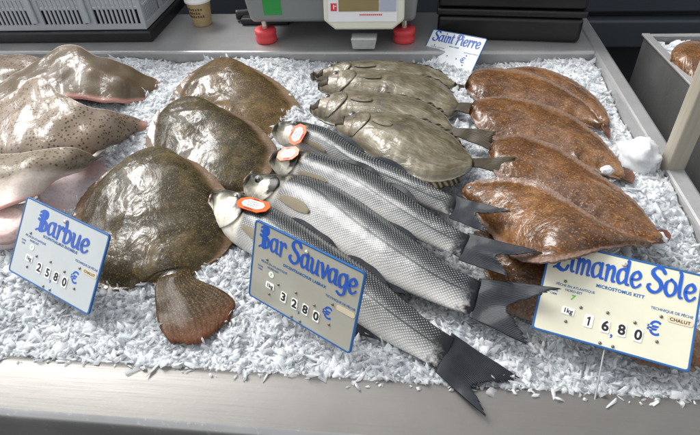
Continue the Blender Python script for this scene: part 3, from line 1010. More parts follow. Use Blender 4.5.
def bass(label, A, B, za, zb_, tail, ztail, seed, eye_px=None, scale=1.0):
    a, b = lerp_z(A, *za), lerp_z(B, *zb_)
    base = (a.mean(0) + b.mean(0)) / 2
    base[2] = 0
    root = empty('sea_bass', base, label, 'sea bass', 'sea bass laid side by side in the middle of the tray')
    top = [(u, t * scale) for u, t in BASS_TOP]
    bot = [(u, t * scale) for u, t in BASS_BOT]
    lf = Loft(a, b, top, bot, prof=(2.0, .62), rim=.0012, nu=90, nv=25, wob=.0012, wscale=24, seed=seed, base=base)
    link('body', lf.mesh(), MAT['bass'], root)
    # gill cover: a raised plate with a curved rear edge
    rows = []
    for s in np.linspace(0, 1, 7):
        row = []
        for v in np.linspace(-.86, .72, 11):
            ue = .225 - .10 * abs(v - .05) ** 2.2
            us = .135 - .03 * abs(v) ** 2
            row.append(lf.surf(us + (ue - us) * s, v, .0002 + .0022 * math.sin(s * 1.45)))
        rows.append(row)
    link('gill_cover', patch(rows, 16, 26, .0012, base=base, wob=.0008, wscale=60), MAT['gill'], root)
    eye(lf, root, *pick(lf, eye_px, .3), .0088 * scale, -.002)
    # lower jaw and gape
    rows = [[lf.surf(u, v, .0006) for u in np.linspace(.006, .075, 6)] for v in (-.72, -.5, -.25)]
    link('lower_jaw', patch(rows, 8, 14, .0022, base=base), MAT['gill'], root)
    rows = [[lf.surf(u, v, .0004) for u in np.linspace(.002, .036, 6)] for v in (-.75, -.1, .6)]
    link('mouth', patch(rows, 8, 14, .0012, base=base), MAT['pink'], root)
    # pectoral fin lying back on the flank
    rows = []
    for s, wv in ((0, .07), (.3, .16), (.7, .17), (1, .05)):
        rows.append([lf.surf(.25 + .15 * s, -.30 - .10 * s + wv * k, .0008 + .0012 * math.sin(s * 2)) for k in (-1, 0, 1)])
    fan_tail(root, base, rows, MAT['bass_pec'], .0010, nm='pectoral_fin', wob=.0006)
    # spiny dorsal fins folded along the back
    for u0, u1, h in ((.36, .55, .011), (.60, .76, .011)):
        r0, r1 = [], []
        for u in np.linspace(u0, u1, 8):
            p = lf.surf(u, .97, -.001)
            H = np.array([np.interp(u, lf.u, lf.H[:, j]) for j in range(3)])
            T = lf.surf(min(1, u + .02), .97) - p
            k = math.sin(math.pi * min(1, (u - u0) / (u1 - u0) * .9 + .08)) ** .6
            r0.append(p)
            r1.append(p + H / np.linalg.norm(H) * h * k + T * .6 - np.array([0, 0, .003]))
        fan_tail(root, base, [r0, [(x + y) / 2 for x, y in zip(r0, r1)], r1], MAT['bass_fin'], .0012, nm='dorsal_fin', wob=.001)
    # anal fin
    r0, r1 = [], []
    for u in np.linspace(.66, .78, 6):
        p = lf.surf(u, -.96, -.001)
        H = np.array([np.interp(u, lf.u, lf.H[:, j]) for j in range(3)])
        T = lf.surf(u + .05, -.96) - p
        k = 1 - (u - .66) / .12 * .8
        r0.append(p)
        r1.append(p - H / np.linalg.norm(H) * .02 * k + T * .7 - np.array([0, 0, .002]))
    fan_tail(root, base, [r0, [(x + y) / 2 for x, y in zip(r0, r1)], r1], MAT['bass_fin'], .0012, nm='anal_fin', wob=.001)
    (bu, bl, tu, tl, fk) = [at(p[0], p[1], z) for p, z in zip(tail, ztail)]
    fork_tail(root, base, bu, bl, tu, tl, fk, MAT['bass_fin'], seed)
    return lf


b1 = bass('sea bass nearest the front lip, mostly behind the Bar Sauvage sign',
          [(210, 198), (216, 192), (234, 191), (272, 207), (305, 226), (337, 248), (367, 269), (394, 292), (430, 322), (454, 338)],
          [(207, 211), (217, 226), (232, 242), (256, 258), (290, 284), (330, 308), (358, 325), (385, 341), (418, 358), (440, 371)],
          (.070, .036), (.020, .016),
          [(452, 337), (438, 371), (521, 378), (486, 417), (472, 386)], (.036, .016, .014, .016, .016), 1, eye_px=(236, 197))
b2 = bass('second sea bass from the front, without an orange tag, tail beside the cream sign',
          [(243, 183), (250, 176), (262, 174), (297, 175), (329, 182), (354, 196), (376, 212), (412, 239), (447, 265), (482, 282)],
          [(243, 185), (251, 200), (275, 216), (310, 240), (345, 260), (380, 280), (405, 291), (430, 301), (455, 310), (472, 315)],
          (.088, .060), (.030, .040),
          [(480, 281), (471, 315), (559, 288), (528, 345), (508, 307)], (.06, .04, .10, .05, .06), 2, eye_px=(258, 181))
b3 = bass('third sea bass from the front, orange tag seen nearly edge on at its head',
          [(269, 161), (278, 152), (305, 150), (322, 155), (345, 162), (375, 174), (400, 191), (430, 212), (455, 228), (471, 236)],
          [(269, 164), (282, 176), (310, 192), (345, 208), (380, 224), (410, 237), (435, 247), (452, 254), (462, 259)],
          (.096, .087), (.042, .068),
          [(469, 235), (461, 259), (543, 253), (509, 277), (497, 256)], (.087, .068, .115, .095, .10), 3, scale=.9, eye_px=(291, 154))
b4 = bass('rearmost sea bass, upright orange tag on its cheek, tail overlapped by its neighbour',
          [(272, 131), (280, 123), (296, 121), (320, 126), (335, 132), (360, 149), (385, 162), (410, 174), (440, 190), (459, 199)],
          [(272, 135), (284, 146), (305, 153), (330, 162), (360, 177), (390, 191), (415, 203), (435, 210), (446, 214), (452, 217)],
          (.098, .092), (.048, .074),
          [(457, 198), (451, 217), (511, 211), (486, 233), (477, 214)], (.092, .074, .12, .10, .10), 4, scale=.85, eye_px=(293, 125))


# ---- orange ear tags
def fish_tag(label, c_px, ax_px, up_px, w, h, z, lift=.004):
    """octagonal orange card; ax_px/up_px give the photo direction of its long and short side, z the heights of those points"""
    P0, P1, P2 = [z.surf(*pick(z, p, .5)) for p in (c_px, ax_px, up_px)]
    ax = P1 - P0
    ax /= np.linalg.norm(ax)
    up = P2 - P0
    up -= ax * (up @ ax)
    up /= np.linalg.norm(up)
    c = P0 + np.cross(ax, up) * lift
    nrm = np.cross(ax, up)
    w, h = w * 1.22, h * 1.22
    root = empty('fish_tag', c, label, 'tag', 'orange tags on the sea bass heads')
    root.rotation_euler = Matrix((ax, up, nrm)).transposed().to_euler()

    def octa(w, h, k):
        return [(-w + k, -h), (w - k, -h), (w, -h + k), (w, h - k), (w - k, h), (-w + k, h), (-w, h - k), (-w, -h + k)]
    m = MB().prism(octa(w, h, h * .6), -.0006, .0006)
    m.build('card', MAT['tag_orange'], root)
    m = MB().prism(octa(w * .70, h * .62, h * .40), .0008, .0011)
    m.build('paper', MAT['tag_white'], root)
    m = MB()
    r = random.Random(int(w * 1e6))
    for k, yy in enumerate((.3, .0, -.3)):
        x0 = -w * (.5 - .1 * k)
        P_ = [(x0 + i * w * .07, yy * h + h * .10 * math.sin(i * 2.3 + k) * r.uniform(.5, 1), .0013) for i in range(int(13 - k))]
        m.tube(crom(P_, 60), h * .022, 5)
    m.build('handwriting', MAT['ink'], root)
    for yy in (.81, -.81):
        m = MB()
        for i in range(6):
            if yy > 0 and i > 3:
                continue
            x0 = -w * .3 + i * w * .1
            m.box((x0, yy * h - h * .06, .0007), (x0 + w * .07, yy * h + h * .06, .0010))
        m.build('printed_line', MAT['ink_black'], root)
    return root


fish_tag('orange octagonal tag on the nearest sea bass, above the Bar Sauvage sign', (254, 207), (264, 210), (256, 201), .0225, .0140, b1)
fish_tag('orange tag lying almost flat on the third sea bass head', (290, 156), (299, 154.5), (291, 152.5), .0165, .0125, b3, .006)
fish_tag('orange tag standing upright on the rearmost sea bass cheek', (299.5, 136), (302, 130), (294, 134.5), .0165, .0125, b4, .006)


# ---- flatfish
def flatfish(name, label, cat, group, A, B, m, top, za=None, zb_=None, bot=.004, prof=(2.2, .75), rim=.0018, wob=.004, wscale=14, seed=0, nv=39, nu=90, fringe=.84, ragged=.0022):
    a, b = lerp_z(A, *(za or (0, 0))), lerp_z(B, *(zb_ or (0, 0)))
    base = (a.mean(0) + b.mean(0)) / 2
    base[2] = 0
    root = empty(name, base, label, cat, group)
    lf = Loft(a, b, top, [(0, bot), (1, bot)], prof=prof, rim=rim, nu=nu, nv=nv, wob=wob, wscale=wscale, seed=seed, base=base, fringe=fringe, ragged=ragged)
    link('body', lf.mesh(), m, root)
    return root, lf, base


BT = [(0, .006), (.1, .022), (.3, .036), (.55, .038), (.8, .024), (.95, .011), (1, .008)]
GB = 'brill flatfish lying on the ice'
root, lf, base = flatfish('brill', 'large dark brill at the front with its fan tail towards the lip', 'flatfish', GB,
    [(166, 152, .06), (128, 160, .06), (93, 184, .045), (72, 216, .03), (68, 250, .012), (90, 284, .01), (124, 290, .012), (148, 281, .014), (157, 289, .014)],
    [(170, 152, .06), (204, 168, .06), (228, 194, .045), (238, 225, .03), (228, 250, .016), (211, 264, .014), (196, 271, .014), (191, 282, .014)],
    MAT['brill'], BT, seed=1)
rows = [[at(160, 275, .020), at(175, 274, .030), at(190, 269, .020)],
        [at(155, 288, .020), at(176, 286, .026), at(195, 279, .020)],
        [at(156, 306, .018), at(184, 303, .025), at(218, 288, .020)],
        [at(159, 326, .016), at(190, 322, .022), at(235, 302, .017)],
        [at(170, 342, .013), at(199, 343, .016), at(229, 321, .014)]]
fan_tail(root, base, rows, MAT['brill_tail'], .005, 2, wob=.0018)
root, lf, base = flatfish('brill', 'middle brill, glossy and overlapped by the front brill', 'flatfish', GB,
    [(196, 103, .07), (172, 104, .07), (155, 115, .06), (147, 135, .045), (146, 155, .03), (150, 185, .02), (165, 200, .02)],
    [(198, 103, .07), (224, 109, .07), (250, 121, .06), (267, 135, .05), (277, 154, .04), (262, 185, .03), (225, 200, .02)],
    MAT['brill'], [(0, .006), (.12, .020), (.35, .034), (.6, .03), (1, .01)], seed=2)
root, lf, base = flatfish('brill', 'rear brill of a lighter brown, behind the other two', 'flatfish', GB,
    [(226, 62, .06), (205, 65, .06), (184, 80, .05), (170, 100, .035), (166, 120, .03), (180, 140, .02)],
    [(228, 62, .06), (250, 67, .06), (277, 82, .05), (294, 97, .035), (300, 114, .02), (280, 135, .02), (250, 145, .02)],
    MAT['sole'] if False else None, [(0, .006), (.15, .020), (.4, .03), (.7, .024), (1, .01)], seed=3)
MAT['brill_light'] = m_flat('light_brill_skin', (.02, .013, .005), (.062, .038, .013), (.14, .09, .034), (.18, .11, .06), side=(1, .36), gamt=.8)
root.children[0].data.materials.clear()
root.children[0].data.materials.append(MAT['brill_light'])

ST = [(0, .004), (.08, .009), (.25, .013), (.6, .012), (.85, .008), (1, .004)]
GS = 'lemon soles stacked on the right'


def sole(label, A, B, za, zb_, seed, tail=None, top=ST, **kw):
    root, lf, base = flatfish('lemon_sole', label, 'flatfish', GS, A, B, MAT['sole'], top, za, zb_, seed=seed, wob=.003, wscale=20, ragged=.003, fringe=.76, **kw)
    if tail:
        fan_tail(root, base, tail, MAT['sole_tail'], .003, seed)
    # small eye bump and mouth end
    if seed == 14:
        eye(lf, root, .06, .35, .0045, -.001)
    return root, lf


sole('lemon sole at the very back, only its far edge showing',
     [(485, 73), (530, 67), (563, 76), (588, 91), (604, 108), (610, 122)], [(487, 82), (530, 92), (565, 106), (590, 118), (608, 126)], (.05, .02), (.03, .02), 10)
sole('rearmost full lemon sole, beside the Saint Pierre sign',
     [(466, 82), (474, 72), (493, 68), (533, 74), (568, 91), (590, 107), (604, 126)], [(465, 88), (480, 104), (510, 112), (545, 118), (575, 124), (603, 131)], (.07, .05), (.05, .035), 11,
     tail=[[at(601, 122, .05), at(602, 128, .05), at(603, 132, .05)], [at(606, 125, .045), at(607, 131, .045), at(606, 136, .045)], [at(611, 130, .04), at(611, 135, .04), at(609, 140, .04)]])
sole('second lemon sole from the back of the stack',
     [(470, 106), (477, 100), (498, 97), (519, 98), (560, 110), (592, 131), (618, 160), (625, 174)], [(469, 114), (485, 136), (520, 150), (560, 162), (590, 170), (612, 178), (624, 180)], (.09, .065), (.07, .06), 12,
     tail=[[at(618, 166, .065), at(619, 172, .065), at(620, 178, .065)], [at(626, 168, .06), at(628, 175, .06), at(627, 182, .06)], [at(633, 172, .055), at(635, 178, .055), at(632, 184, .055)]])
sole('third lemon sole from the back, with a pale line along its body',
     [(490, 148), (496, 140), (519, 135), (540, 140), (561, 149), (597, 173), (633, 201), (656, 229), (661, 238)], [(489, 154), (498, 178), (530, 198), (565, 212), (600, 226), (630, 238), (652, 244), (660, 241)], (.105, .08), (.09, .08), 13,
     tail=[[at(652, 230, .085), at(655, 236, .085), at(655, 242, .085)], [at(660, 230, .08), at(664, 236, .08), at(662, 243, .08)], [at(667, 231, .075), at(671, 236, .075), at(667, 243, .075)]])
sole('front lemon sole whose edge covers the corner of the cream sign',
     [(463, 188, .07), (474, 182, .085), (509, 178, .10), (540, 183, .115), (577, 206, .122), (614, 230, .118), (640, 239, .104), (650, 244, .095)],
     [(463, 195, .07), (474, 212, .06), (490, 234, .065), (514, 258, .085), (546, 263, .116), (575, 258, .120), (600, 250, .118), (632, 246, .11), (649, 248, .095)], None, None, 14)
sole('lowest lemon sole, mostly hidden beneath the cream sign',
     [(474, 232, .05), (500, 230, .06), (560, 248, .07), (620, 275, .055), (680, 315, .03), (712, 345, .02)],
     [(474, 245, .04), (496, 300, .02), (520, 318, .015), (600, 345, .012), (650, 366, .012), (710, 372, .01)], None, None, 15, top=[(0, .004), (.2, .014), (.6, .012), (1, .004)])


# ---- John Dory
DT = [(0, .005), (.1, .016), (.3, .026), (.55, .024), (.8, .014), (1, .006)]


def dory(label, A, B, za, zb_, tail, ztail, seed, top=DT):
    root, lf, base = flatfish('john_dory', label, 'john dory', 'john dory laid in a stack behind the sea bass', A, B, MAT['dory'], top, za, zb_, seed=seed, prof=(2.4, .75), wob=.0022, wscale=24, fringe=.92, ragged=.0018)
    eye(lf, root, .15, .45, .0075, -.0005)
    rows = [[lf.surf(u, v, .0008) for u in np.linspace(.01, .10, 5)] for v in (-.5, 0, .45)]
    link('jaw', patch(rows, 8, 12, .002, base=base), MAT['dory_fin'], root)
    rows = []
    for s in np.linspace(0, 1, 5):
        rows.append([lf.surf(.17 + (.12 - .10 * abs(v) ** 1.8) * s, v * .8 - .05, .0003 + .0018 * math.sin(s * 1.5)) for v in np.linspace(-1, 1, 11)])
    link('gill_cover', patch(rows, 14, 24, .0012, base=base, wob=.001, wscale=50), MAT['dory'], root)
    for sgn, u0, u1, hh in ((1, .3, .88, .016), (-1, .5, .9, .014)):
        r0, r1 = [], []
        for i, u in enumerate(np.linspace(u0, u1, 14)):
            p = lf.surf(u, .97 * sgn, -.001)
            H = np.array([np.interp(u, lf.u, lf.H[:, j]) for j in range(3)]) * sgn
            T = lf.surf(min(1, u + .03), .97 * sgn) - p
            r0.append(p)
            r1.append(p + H / np.linalg.norm(H) * hh * (.7 + .3 * (i % 2)) + T * 1.0 - np.array([0, 0, .006]))
        fan_tail(root, base, [r0, [(x + y) / 2 for x, y in zip(r0, r1)], r1], MAT['dory_fin'], .0012, nm='dorsal_fin' if sgn > 0 else 'anal_fin', wob=.002)
    rows = [[lf.surf(.31 + .13 * s, -.05 + w * k + .03 * s, .0006 + .001 * math.sin(s * 2)) for k in (-1, 0, 1)] for s, w in ((0, .05), (.35, .12), (.75, .11), (1, .04))]
    fan_tail(root, base, rows, MAT['dory'], .0010, nm='pectoral_fin', wob=.0006)
    (a, b, c, d) = [at(p[0], p[1], z) for p, z in zip(tail, ztail)]
    ax_, mid, wd = (c + d - a - b) / 2, (a + b) / 2, (a - b)
    fan_tail(root, base, [[mid - ax_ * .22 + wd * k * .42 for k in (1, 0, -1)], [mid + ax_ * .12 + wd * k * .36 + np.array([0, 0, .002]) for k in (1, 0, -1)],
                          [mid + ax_ * .6 + wd * k * .62 - np.array([0, 0, .003]) for k in (1, 0, -1)], [mid + ax_ * (1.0 - .10 * (1 - abs(k))) + wd * k * .85 - np.array([0, 0, .010]) for k in (1, .5, 0, -.5, -1)]], MAT['dory_fin'], .003, seed)
    return lf


dory('john dory at the back of its stack, thin strip before the Saint Pierre sign',
     [(310, 74), (325, 69), (346, 65), (382, 62), (410, 64), (430, 68), (445, 75), (457, 84)], [(311, 79), (330, 84), (350, 88), (380, 92), (410, 97), (430, 100), (445, 98), (456, 91)],
     (.04, .05), (.02, .03), [(455, 83), (456, 92), (484, 90), (482, 99)], (.045, .04, .03, .03), 24)
dory('third john dory from the front, its dark tail pointing at the soles',
     [(318, 84), (330, 77), (346, 73), (372, 72), (405, 73), (433, 79), (449, 90), (459, 104)], [(318, 90), (335, 98), (360, 104), (390, 110), (420, 117), (440, 121), (450, 119), (458, 113)],
     (.055, .06), (.04, .05), [(456, 102), (456, 114), (500, 105), (500, 117)], (.06, .055, .085, .08), 23)
dory('second john dory from the front, eye and mouth clear of the sea bass',
     [(310, 107), (322, 100), (340, 95), (362, 93), (400, 96), (425, 103), (443, 114), (454, 128)], [(310, 113), (325, 123), (345, 128), (375, 134), (400, 140), (428, 145), (443, 143), (453, 138)],
     (.065, .075), (.05, .06), [(451, 127), (451, 139), (497, 131), (497, 144)], (.075, .065, .095, .09), 22)
dory('nearest john dory, full dark spotted flank behind the sea bass',
     [(334, 125), (343, 119), (366, 115), (398, 115), (427, 122), (450, 134), (465, 150), (473, 159)], [(335, 129), (352, 144), (375, 162), (400, 174), (425, 182), (445, 182), (462, 176), (472, 169)],
     (.08, .09), (.075, .085), [(470, 158), (470, 170), (517, 156), (517, 170)], (.09, .08, .11, .105), 21)

# ---- rays
GR = 'ray wings piled at the left'


def ray(label, rows, m, seed, thick=.007, wob=.007, extra=None):
    R_ = [pts(r) for r in rows]
    base = np.vstack(R_).mean(0)
    base[2] = 0
    root = empty('ray', base, label, 'ray', GR)
    link('wing', patch(R_, 56, 90, thick, wob=wob, wscale=22, seed=seed, base=base), m, root)
    return root, base


ray('greyish ray at the far left back corner, cut by the picture edge',
    [[(-40, 64, .05), (-15, 57, .055), (0, 55, .06), (20, 56, .06), (40, 60, .055), (56, 66, .04)],
     [(-40, 80, .05), (-15, 75, .055), (0, 72, .06), (20, 70, .055), (38, 70, .05), (52, 72, .04)],
     [(-40, 110, .02), (-15, 105, .02), (0, 100, .02), (20, 95, .02), (38, 85, .02), (50, 78, .02)]], MAT['ray_spot'], 31)
ray('plain brown ray with a pointed peak below the grey crate',
    [[(-20, 92, .04), (0, 83, .05), (22, 70, .07), (45, 57, .09), (70, 46, .11), (97, 57, .095), (126, 66, .075), (150, 77, .045), (163, 86, .02)],
     [(-20, 103, .04), (0, 95, .055), (25, 82, .075), (48, 72, .09), (74, 66, .10), (100, 74, .09), (126, 82, .07), (148, 88, .045), (162, 92, .02)],
     [(-20, 120, .02), (0, 115, .03), (30, 104, .05), (55, 100, .06), (82, 100, .06), (108, 103, .055), (130, 103, .04), (150, 100, .025), (160, 97, .015)]], MAT['ray_plain'], 32)
ray('pale brown ray with many dark spots and a peak at the left',
    [[(-30, 122, .07), (-5, 106, .085), (18, 90, .105), (39, 78, .125), (62, 94, .115), (87, 108, .10), (121, 113, .07), (148, 123, .03)],
     [(-30, 138, .07), (-5, 124, .085), (20, 112, .10), (45, 104, .11), (68, 114, .105), (92, 122, .09), (120, 122, .065), (147, 128, .03)],
     [(-30, 152, .06), (-5, 148, .07), (22, 144, .08), (48, 140, .085), (72, 140, .08), (96, 140, .07), (120, 134, .05), (145, 131, .025)],
     [(-30, 172, .03), (-5, 168, .04), (22, 166, .05), (50, 164, .055), (76, 160, .05), (98, 152, .04), (118, 143, .03), (140, 134, .015)]], MAT['ray_spot'], 33)
root, base = ray('spotted ray with a white belly edge and red rim above the Barbue sign',
    [[(-30, 155, .10), (-5, 153, .105), (32, 151, .105), (60, 149, .10), (75, 150, .09), (86, 153, .075), (94, 155, .06), (106, 149, .04)],
     [(-30, 168, .10), (-5, 166, .105), (28, 165, .105), (52, 163, .10), (68, 161, .09), (80, 159, .075), (90, 158, .06), (103, 153, .04)],
     [(-30, 184, .09), (-5, 182, .095), (22, 180, .095), (42, 177, .09), (58, 174, .08), (72, 170, .065), (84, 165, .05), (98, 158, .035)],
     [(-30, 214, .07), (-5, 210, .075), (12, 206, .075), (27, 200, .07), (41, 192, .065), (55, 181, .055), (72, 173, .045), (94, 161, .03)]], MAT['ray_pale'], 34)
rows = [pts([(36, 190, .055), (52, 181, .045), (74, 171, .035), (104, 156, .022)]), pts([(42, 206, .03), (62, 194, .028), (82, 182, .025), (108, 163, .018)]), pts([(48, 226, .008), (70, 214, .008), (90, 197, .01), (116, 172, .01)])]
link('underside', patch(rows, 18, 30, .006, base=base, wob=.004, wscale=25), MAT['under'], root)
rows = [pts([(-30, 212, .065), (0, 206, .065), (24, 203, .06), (40, 198, .05)]), pts([(-30, 235, .04), (0, 232, .04), (20, 228, .035), (34, 214, .03)]), pts([(-30, 256, .01), (0, 252, .01), (22, 246, .01), (40, 232, .01)])]
link('belly', patch(rows, 18, 30, .008, base=base, wob=.004, wscale=25), MAT['under'], root)
c = at(4, 223, .055)
m = MB().lathe([(.001, -.02), (.030, -.02), (.033, -.004), (.031, .002), (.026, .004), (.001, .0035)], 36)
o = m.build('ray_cut', MAT['cut'], smooth=True)
o.location = c
o.rotation_euler = (math.radians(12), math.radians(8), 0)
tag(o, 'round pale pink cut of ray at the left edge beside the Barbue sign', 'fish cut')
tp = pts([(98, 116, .05), (128, 118, .035), (150, 122, .02)])


# ------------------------------------------------------------------ lettering
def text_mesh(body, size, bold=0.0, shear=0.0, spacing=1.0):
    cu = bpy.data.curves.new('t', 'FONT')
    cu.body = body
    cu.size = size
    cu.offset = bold
    cu.shear = shear
    cu.space_character = spacing
    cu.align_x = 'CENTER'
    cu.align_y = 'CENTER'
    cu.resolution_u = 4
    o = bpy.data.objects.new('t', cu)
    COL.objects.link(o)
    dg = bpy.context.evaluated_depsgraph_get()
    me = bpy.data.meshes.new_from_object(o.evaluated_get(dg))
    bpy.data.objects.remove(o)
    bpy.data.curves.remove(cu)
    return me


def put_text(mb, body, size, x, y, z, rot=0.0, **kw):
    me = text_mesh(body, size, **kw)
    c, s = math.cos(rot), math.sin(rot)
    V = [(x + v.co.x * c - v.co.y * s, y + v.co.x * s + v.co.y * c, z) for v in me.vertices]
    mb.add(V, [tuple(p.vertices) for p in me.polygons])
    bpy.data.meshes.remove(me)


BOWL = [(.62, .80), (.42, .98), (.14, .82), (.06, .42), (.2, .06), (.42, .1), (.62, .36)]
GLYPH = {
    'a': ([BOWL, [(.66, 1.0), (.63, .5), (.67, .1), (.84, .06)]], .92),
    'r': ([[(.0, .95), (.14, .98), (.17, .6), (.15, .02)], [(.17, .6), (.32, .92), (.5, 1.0), (.6, .80)]], .68),
    'b': ([[(.08, 1.55), (.14, .8), (.14, .04)], [(.15, .72), (.4, .98), (.66, .7), (.62, .25), (.36, .0), (.14, .14)]], .86),
    'u': ([[(.02, .96), (.14, .86), (.12, .25), (.3, .02), (.5, .15), (.62, .45)], [(.66, 1.0), (.63, .5), (.66, .1), (.82, .06)]], .92),
    'e': ([[(.1, .46), (.45, .52), (.62, .74), (.42, 1.0), (.15, .8), (.06, .4), (.25, .03), (.5, .04), (.70, .26)]], .80),
    'v': ([[(-.02, .96), (.12, .92), (.32, .06)], [(.32, .06), (.55, .55), (.62, 1.0)]], .76),
    'g': ([BOWL, [(.66, 1.0), (.65, .3), (.6, -.3), (.32, -.48), (.02, -.36)]], .86),
    'S': ([[(.92, 1.32), (.68, 1.56), (.32, 1.5), (.14, 1.2), (.36, .94), (.7, .72), (.82, .36), (.54, .02), (.16, .05), (-.06, .32), (.1, .44)]], 1.04),
    'B': ([[(.26, 1.5), (.26, .8), (.22, .06)], [(-.02, 1.34), (.28, 1.52), (.64, 1.44), (.66, 1.08), (.3, .84)],
           [(.3, .84), (.76, .70), (.80, .22), (.42, .0), (.1, .06), (-.1, -.06)], [(.0, 1.1), (.24, 1.08)], [(-.06, .80), (.22, .76)], [(.48, 1.4), (.46, .1)]], 1.02),
    'L': ([[(.08, 1.36), (.4, 1.5), (.28, .8), (.16, .12)], [(-.1, .05), (.14, .15), (.5, .0), (.76, .06), (.88, .34)]], .98),
    'i': ([[(.02, .96), (.15, .94), (.15, .3), (.22, .06), (.36, .06)], [(.13, 1.34), (.17, 1.30)]], .44),
    'm': ([[(.0, .95), (.14, .96), (.15, .5), (.14, .02)], [(.15, .6), (.36, .97), (.50, .75), (.48, .02)], [(.50, .62), (.72, .97), (.88, .75), (.86, .1), (1.0, .05)]], 1.1),
    'n': ([[(.0, .95), (.14, .96), (.15, .5), (.14, .02)], [(.15, .6), (.4, .97), (.58, .75), (.56, .1), (.72, .05)]], .82),
    'd': ([BOWL, [(.58, 1.5), (.66, 1.5), (.63, .6), (.67, .1), (.84, .06)]], .92),
    'o': ([[(.36, 1.0), (.08, .75), (.08, .25), (.36, 0), (.66, .25), (.66, .75), (.36, 1.0)]], .80),
    'l': ([[(.06, 1.55), (.15, 1.4), (.14, .6), (.2, .08), (.36, .06)]], .46),
    'P': ([[(.26, 1.5), (.24, .8), (.18, -.02)], [(-.06, 1.3), (.3, 1.52), (.72, 1.4), (.72, .98), (.4, .76), (.24, .82)], [(.0, 1.0), (.22, 1.0)]], .86),
    't': ([[(.17, 1.36), (.16, .5), (.22, .08), (.40, .08)], [(.0, .98), (.40, 1.02)]], .50),
}


def brush(mb, word, x0, x1, y, xh, z, wmax=.26, wmin=.14, lift=0.00004):
    """brush-lettered word between x0 and x1 (metres on the plate), x-height xh"""
    tot = sum(GLYPH[c][1] if c != ' ' else .42 for c in word)
    sx = (x1 - x0) / tot
    x = x0
    k = 0
    for ch in word:
        if ch == ' ':
            x += .42 * sx
            continue
        strokes, adv = GLYPH[ch]
        for st in strokes:
            P_ = np.array(crom(st, 26 if len(st) > 2 else 6))
            T = np.gradient(P_, axis=0)
            T /= np.linalg.norm(T, axis=1)[:, None] + 1e-9
            ang = np.arctan2(T[:, 1], T[:, 0])
            w = wmin + (wmax - wmin) * np.abs(np.sin(ang - math.radians(28)))
            if ch.isupper():
                w = w * 1.18
            tt = np.linspace(0, 1, len(P_))
            w = w * (.80 + .2 * np.sin(np.pi * np.clip(tt * 1.15, 0, 1)))
            Nn = np.stack([-T[:, 1], T[:, 0]], 1)
            z_ = z + lift * k
            k += 1
            Lp, Rp = P_ + Nn * w[:, None] / 2, P_ - Nn * w[:, None] / 2
            # rounded ends
            n = len(P_)
            cap0 = [P_[0] + w[0] / 2 * np.array([math.cos(a), math.sin(a)]) for a in np.linspace(ang[0] + math.pi / 2, ang[0] + 1.5 * math.pi, 7)[1:-1]]
            cap1 = [P_[-1] + w[-1] / 2 * np.array([math.cos(a), math.sin(a)]) for a in np.linspace(ang[-1] - math.pi / 2, ang[-1] + math.pi / 2, 7)[1:-1]]
            f = lambda p: (x + p[0] * sx, y + p[1] * xh, z_)
            V = [f(p) for p in Lp] + [f(p) for p in Rp]
            F = [(i, n + i, n + i + 1, i + 1) for i in range(n - 1)]
            V += [f(p) for p in cap0] + [f(p) for p in cap1]
            c0 = 2 * n
            F.append(tuple([0] + list(range(c0, c0 + 5)) + [n]))
            F.append(tuple([2 * n - 1] + list(range(c0 + 5, c0 + 10)) + [n - 1]))
            mb.add(V, F)
        x += adv * sx


